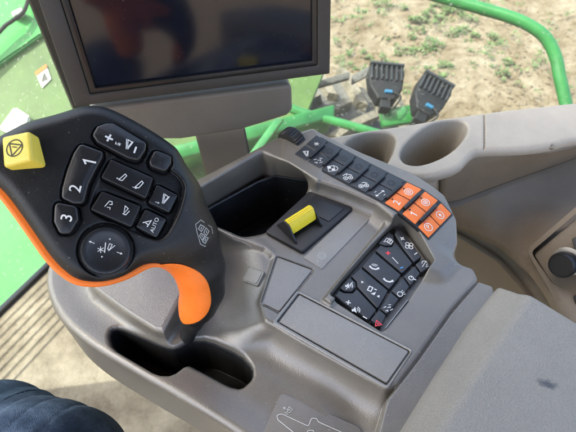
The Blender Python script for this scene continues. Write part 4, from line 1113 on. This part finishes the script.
# work lights
def work_light(cx, cy, d, rot, wpx, hpx, label):
    c = deep(cx, cy, d); s = d / FPX
    ax = (CX * math.cos(rot) - CU * math.sin(rot)); ay = (CU * math.cos(rot) + CX * math.sin(rot)); az = CB
    tz = (az * .8 + ay * .35).normalized(); ay = (ay - tz * ay.dot(tz)).normalized(); ax = ay.cross(tz)
    W_, H_ = wpx * s / 2, hpx * s / 2
    th = thing('work_light', c, label, 'work light', 'black finned work lights outside the window')
    out_ = [(-.45, -1.05), (.45, -1.05), (.88, -.35), (1, .55), (.92, 1), (-.92, 1), (-1, .55), (-.88, -.35)]
    pts = [c + ax * a * W_ + ay * b_ * H_ for a, b_ in out_]
    pad('lamp_body', pts, .06, .0, .008, M['lamp'], th, r=.014, ctr=(c, ax, ay, tz))
    for k in range(7):
        x0 = -.82 + k * .27
        me = box_mesh(c + ax * (x0 * W_ - .003) + ay * (.02 * H_) - tz * .004, ax * .0065, ay * (.90 * H_), tz * .016, .002)
        link('cooling_fin', me, M['lamp_fin'], th)
    link('lamp_visor', box_mesh(c + ax * (-.94 * W_) + ay * (.88 * H_) - tz * .01, ax * (1.88 * W_), ay * (.13 * H_), tz * .030, .003), M['lamp_fin'], th)
    me = box_mesh(c + ax * (-.10 * W_) - ay * (.78 * H_) - tz * .004, ax * (.42 * W_), ay * (.17 * H_), tz * .016, .003); link('connector', me, M['blue_plug'], th)
    tube('cable', [c + ax * (.3 * W_) - ay * (.7 * H_) + tz * .008, c + ax * (.75 * W_) - ay * (1.0 * H_) + tz * .01, c + ax * (.4 * W_) - ay * (1.5 * H_) - tz * .02], .004, M['lamp'], th, 8)
    link('lamp_bracket', box_mesh(c - ay * (H_ * 1.5) - ax * .022 - tz * .06, ax * .044, ay * (H_ * .8), tz * .05, .004), M['lamp'], th)
work_light(386.5, 81, 2.05, .10, 37, 40, 'upright black finned work light with blue connector outside the window')
work_light(432, 95, 2.0, .50, 36, 44, 'tilted black finned work light nearest the curved handrail')
gb = deep(397, 116, 2.03); bx = lambda px, py, d: deep(px, py, d)
brk = link('light_bracket', box_mesh(deep(383, 127, 2.08), deep(414, 122, 2.06) - deep(383, 127, 2.08), CU * .075 + CX * -.01, -CB * .06, .012), M['green'], None, 40)
tag(brk, 'green steel bracket carrying the two work lights', 'bracket')
# tyre with lugs seen from above
tyc = deep(330, 104, 2.35)
ty = thing('tyre', tyc, 'dusty lugged tyre standing beside the work lights', 'tyre')
tax = Vector((.28, 1, 0)).normalized(); tr_ = .5; tc_ = tyc + Vector((0, 0, -.47))
lathe('tread', tc_ - tax * .24, tax, [(.30, 0), (.42, .0), (.47, .05), (.48, .24), (.47, .43), (.42, .48), (.30, .48)], M['greydust'], ty, 56)
tfw = Vector((-tax.y, tax.x, 0))
for k in range(22):
    for sgn in (-1, 1):
        a = 2 * math.pi * (k + (.5 if sgn > 0 else 0)) / 22
        bm = bmesh.new(); ringv = []
        for t_ in (0, .25, .5, .75, 1):
            aa = a + t_ * .30; off = sgn * (.25 - .24 * t_)
            rd_ = tfw * math.cos(aa) + Vector((0, 0, 1)) * math.sin(aa); tg = -tfw * math.sin(aa) + Vector((0, 0, 1)) * math.cos(aa)
            cp = tc_ + tax * off
            ringv.append([bm.verts.new(cp + rd_ * r_ + tg * g_) for r_, g_ in ((.45, -.03), (.525 - .02 * (t_ < .1), -.022), (.525 - .02 * (t_ < .1), .022), (.45, .03))])
        for i in range(4):
            for j in range(4): bm.faces.new([ringv[i][j], ringv[i][(j + 1) % 4], ringv[i + 1][(j + 1) % 4], ringv[i + 1][j]])
        bm.faces.new(ringv[0]); bm.faces.new(ringv[-1])
        link('lug', bm_mesh(bm), M['tyre'], ty)
# dark bar and grey plate by the tyre
bar = link('machine_bar', box_mesh(deep(315, 88, 2.2), deep(350, 78, 2.2) - deep(315, 88, 2.2), CU * .03, -CB * .04, .006), M['greydust'], None, 40); tag(bar, 'dusty dark machine bar above the tyre', 'machine bar')
pl = link('guard_plate', box_mesh(deep(352, 84, 2.25), deep(371, 74, 2.25) - deep(352, 84, 2.25), CU * .04, -CB * .03, .004), M['greydust'], None, 40); tag(pl, 'small dusty grey guard plate left of the upright work light', 'guard plate')
# green platform bars
pb1 = tube('platform_rail', [deep(270, 100, 1.75), deep(300, 112, 1.75), deep(362, 129, 1.75), deep(420, 146, 1.75)], .016, M['green'], None, 16, False); tag(pb1, 'green platform rail sloping past the tyre', 'rail')
pb2 = link('platform_step', box_mesh(deep(160, 165, 1.55), deep(335, 118, 1.75) - deep(160, 165, 1.55), CU * .05, -CB * .3, .01), M['green'], None, 40); tag(pb2, 'green platform edge seen under the monitor mount', 'platform')
pb3 = link('ladder_rail', box_mesh(deep(235, 172, 1.5), deep(275, 118, 1.6) - deep(235, 172, 1.5), CX * .03, -CB * .04, .006), M['green'], None, 40); tag(pb3, 'green ladder rail between mount and thumb wheel', 'rail')
# green machine body at the front left
def slab(name, pts, th, m, label=None, cat=None, parent=None):
    bm = bmesh.new(); bk_ = Vector((0, 0, 0))
    n_ = (pts[1] - pts[0]).cross(pts[2] - pts[0]).normalized()
    if n_.dot(CAMP - pts[0]) < 0: n_ = -n_
    hull = [bm.verts.new(p) for p in pts]; hb = [bm.verts.new(p - n_ * th) for p in pts]
    bm.faces.new(hull); bm.faces.new(list(reversed(hb)))
    for i in range(len(pts)): bm.faces.new([hull[i], hb[i], hb[(i + 1) % len(pts)], hull[(i + 1) % len(pts)]])
    bmesh.ops.recalc_face_normals(bm, faces=bm.faces)
    bmesh.ops.bevel(bm, geom=list(bm.edges), offset=.006, segments=2, affect='EDGES')
    o = link(name, bm_mesh(bm), m, parent, 40)
    if label: tag(o, label, cat)
    return o
fh = thing('feeder_house', at(10, 60, -1.1), 'green painted machine body in front of the cab window', 'machine body')
Hn = Vector((.25, -.45, .86)).normalized(); Ho = deep(30, 80, 1.75)
def hp(px, py, h=0): return onp(px, py, Ho + Hn * h, Hn)
slab('side_panel', [hp(-60, 110), hp(46, 30), hp(120, -30), hp(330, 60), hp(260, 230), hp(70, 330), hp(-80, 330)], .05, M['green_dusty'], parent=fh)
slab('top_panel', [hp(-70, 112, .02), hp(46, 31, .02), hp(120, -28, .02), hp(120, -150, .02), hp(-90, -150, .02)], .06, M['green_bright'], parent=fh)
slab('lower_panel', [hp(-60, 185, .02), hp(30, 175, .02), hp(120, 190, .02), hp(160, 330, .02), hp(-70, 360, .02)], .04, M['green_bright'], parent=fh)
slab('pale_cover', [hp(-2, 128, .03), hp(14, 106, .03), hp(30, 116, .03), hp(24, 140, .03)], .03, M['decal'], parent=fh)
dc = link('warning_label', mesh_from([hp(35, 72, .004), hp(46, 64, .004), hp(51, 79, .004), hp(42, 88, .004)], [(0, 1, 2, 3)]), M['decal'], fh)
link('label_header', mesh_from([hp(35, 72, .006), hp(46, 64, .006), hp(47, 67.5, .006), hp(36, 75.5, .006)], [(0, 1, 2, 3)]), M['decal_orange'], dc)
link('label_symbol', mesh_from([hp(41, 82, .006), hp(44, 72, .006), hp(48, 79, .006)], [(0, 1, 2)]), M['greydust'], dc)
tube('hose', [hp(-30, 66, .05), hp(2, 29, .06), (hp(12, 21, .06)), hp(24, 11, .05), hp(30, -8, .04)], .007, M['lamp'], fh, 8)
link('hose_clip', box_mesh(hp(13, 17, .02), hp(23, 12, .02) - hp(13, 17, .02), hp(16, 21, .02) - hp(13, 17, .02), Hn * .03, .004), M['decal'], fh)
# rubber sill along the floor edge
sill = link('floor_sill', box_mesh(A0 + Vector((0, 0, -.01)), (A1 - A0), Vector((.012, -.007, 0)), (0, 0, .022), .003), M['bezel_lip'], None, 40); tag(sill, 'dark rubber sill along the edge of the cab floor', 'sill')

# weeds on the soil
def weeds():
    V, F = [], []; r = np.random.default_rng(5)
    def clump(c, R, n):
        for _ in range(n):
            a = r.uniform(0, 6.28); q = R * math.sqrt(r.uniform(0, 1)); h = r.uniform(.01, .06)
            p = Vector((c.x + q * math.cos(a), c.y + q * math.sin(a), c.z + h * (1 - q / R * .6)))
            d = Vector((math.cos(a + r.uniform(-1, 1)), math.sin(a + r.uniform(-1, 1)), r.uniform(-.1, .8))).normalized()
            L_ = r.uniform(.013, .040); s_ = d.cross(Vector((0, 0, 1))).normalized() * L_ * .33
            i = len(V); V.extend([p - d * L_ * .4, p + s_, p + d * L_, p - s_]); F.append((i, i + 1, i + 2, i + 3))
    spots = [(400, 18, .2, 260), (415, 40, .22, 260), (385, 5, .16, 160), (430, 62, .22, 240), (455, 30, .3, 280), (470, 45, .28, 240), (470, 8, .2, 140), (490, 35, .2, 120), (360, 45, .16, 110), (365, 22, .14, 100), (352, 60, .14, 90), (440, 12, .18, 150), (480, 60, .18, 90), (405, 55, .15, 110), (495, 75, .12, 50), (340, 20, .12, 50), (530, 60, .1, 25), (445, 75, .15, 90), (375, 62, .13, 80), (555, 20, .1, 20)]
    for px, py, R, n in spots:
        c = at(px, py, GZ); c.z = float(bumpy(np.array(c.x), np.array(c.y)))
        for _ in range(7):
            clump(c + Vector((r.normal(0, R * .8), r.normal(0, R * .8), 0)), R * r.uniform(.16, .38), n // 6)
    for _ in range(90):
        clump(at(r.uniform(330, 580), r.uniform(-10, 100), GZ), r.uniform(.02, .06), 7)
    return link('weeds', mesh_from(V, F), M['weed'])
m, t, b, tc = nodes('weed_leaf'); M['weed'] = m
t.links.new(ramp(t, noise(t, tc.outputs['Object'], 14, 3), [(.3, (.03, .06, .015)), (.5, (.055, .095, .025)), (.7, (.12, .14, .055))]), b.inputs['Base Color']); b.inputs['Roughness'].default_value = .7
tag(weeds(), kind='stuff')
def clods():
    r = np.random.default_rng(11); V = []; F = []
    ico = [(0, 0, 1), (.89, 0, .45), (.28, .85, .45), (-.72, .53, .45), (-.72, -.53, .45), (.28, -.85, .45), (.72, .53, -.45), (-.28, .85, -.45), (-.89, 0, -.45), (-.28, -.85, -.45), (.72, -.53, -.45), (0, 0, -1)]
    fc = [(0, 1, 2), (0, 2, 3), (0, 3, 4), (0, 4, 5), (0, 5, 1), (1, 6, 2), (2, 7, 3), (3, 8, 4), (4, 9, 5), (5, 10, 1), (1, 10, 6), (2, 6, 7), (3, 7, 8), (4, 8, 9), (5, 9, 10), (11, 7, 6), (11, 8, 7), (11, 9, 8), (11, 10, 9), (11, 6, 10)]
    for _ in range(3200):
        p = at(r.uniform(300, 600), r.uniform(-15, 125), GZ); R_ = .006 + .022 * r.uniform() ** 4
        z0 = float(bumpy(np.array(p.x), np.array(p.y))); i0 = len(V)
        for a, b_, c_ in ico:
            k = R_ * r.uniform(.65, 1.25); V.append((p.x + a * k, p.y + b_ * k, z0 + R_ * .25 + c_ * k * .7))
        F += [tuple(i0 + q for q in f) for f in fc]
    return link('soil_clods', mesh_from(V, F), M['soil'])
tag(clods(), kind='stuff')

# ================================================================== THE OPERATOR'S LEG
kn = np.array(deep(-5, 462, .60)); mid = np.array(deep(36, 503, .53)); hip = mid + np.array([.02, -.36, .0]); an = np.array([kn[0] - .03, kn[1] - .05, -.585])
def f_leg(x, y, z):
    d = smin(cone(x, y, z, hip, mid, .108, .099), cone(x, y, z, mid, kn, .099, .086), .03)
    d = smin(d, cone(x, y, z, kn, an, .072, .052), .04)
    q = x * .55 + y * .83
    q = x * .80 - y * .60
    w1 = .0032 * (.35 + .65 * np.sin(x * 19 + y * 31 + 2) ** 2) * (1 - np.abs(np.sin(q * 30 + 2.6 * np.sin(y * 19 + z * 12 + x * 9)))) ** 1.6 + .0018 * (1 - np.abs(np.sin(q * 71 + y * 22 + 2.0 * np.sin(x * 27 + 1)))) ** 2 + .0030 * np.sin(x * 33 + y * 18) - .002
    sm = np.abs((x - kn[0]) * .97 + (y - kn[1]) * -.24 - .030)
    w1 = w1 - .0022 * np.exp(-(sm / .007) ** 2) + .0025 * np.exp(-(sm / .0016) ** 2)
    return d + w1
pr_ = link('person', sdf_mesh(f_leg, (-.58, -.50, -.62), (-.08, .30, .02), .0028), M['denim']); tag(pr_, 'seated person in blue denim jeans, knee beside the console', 'person')
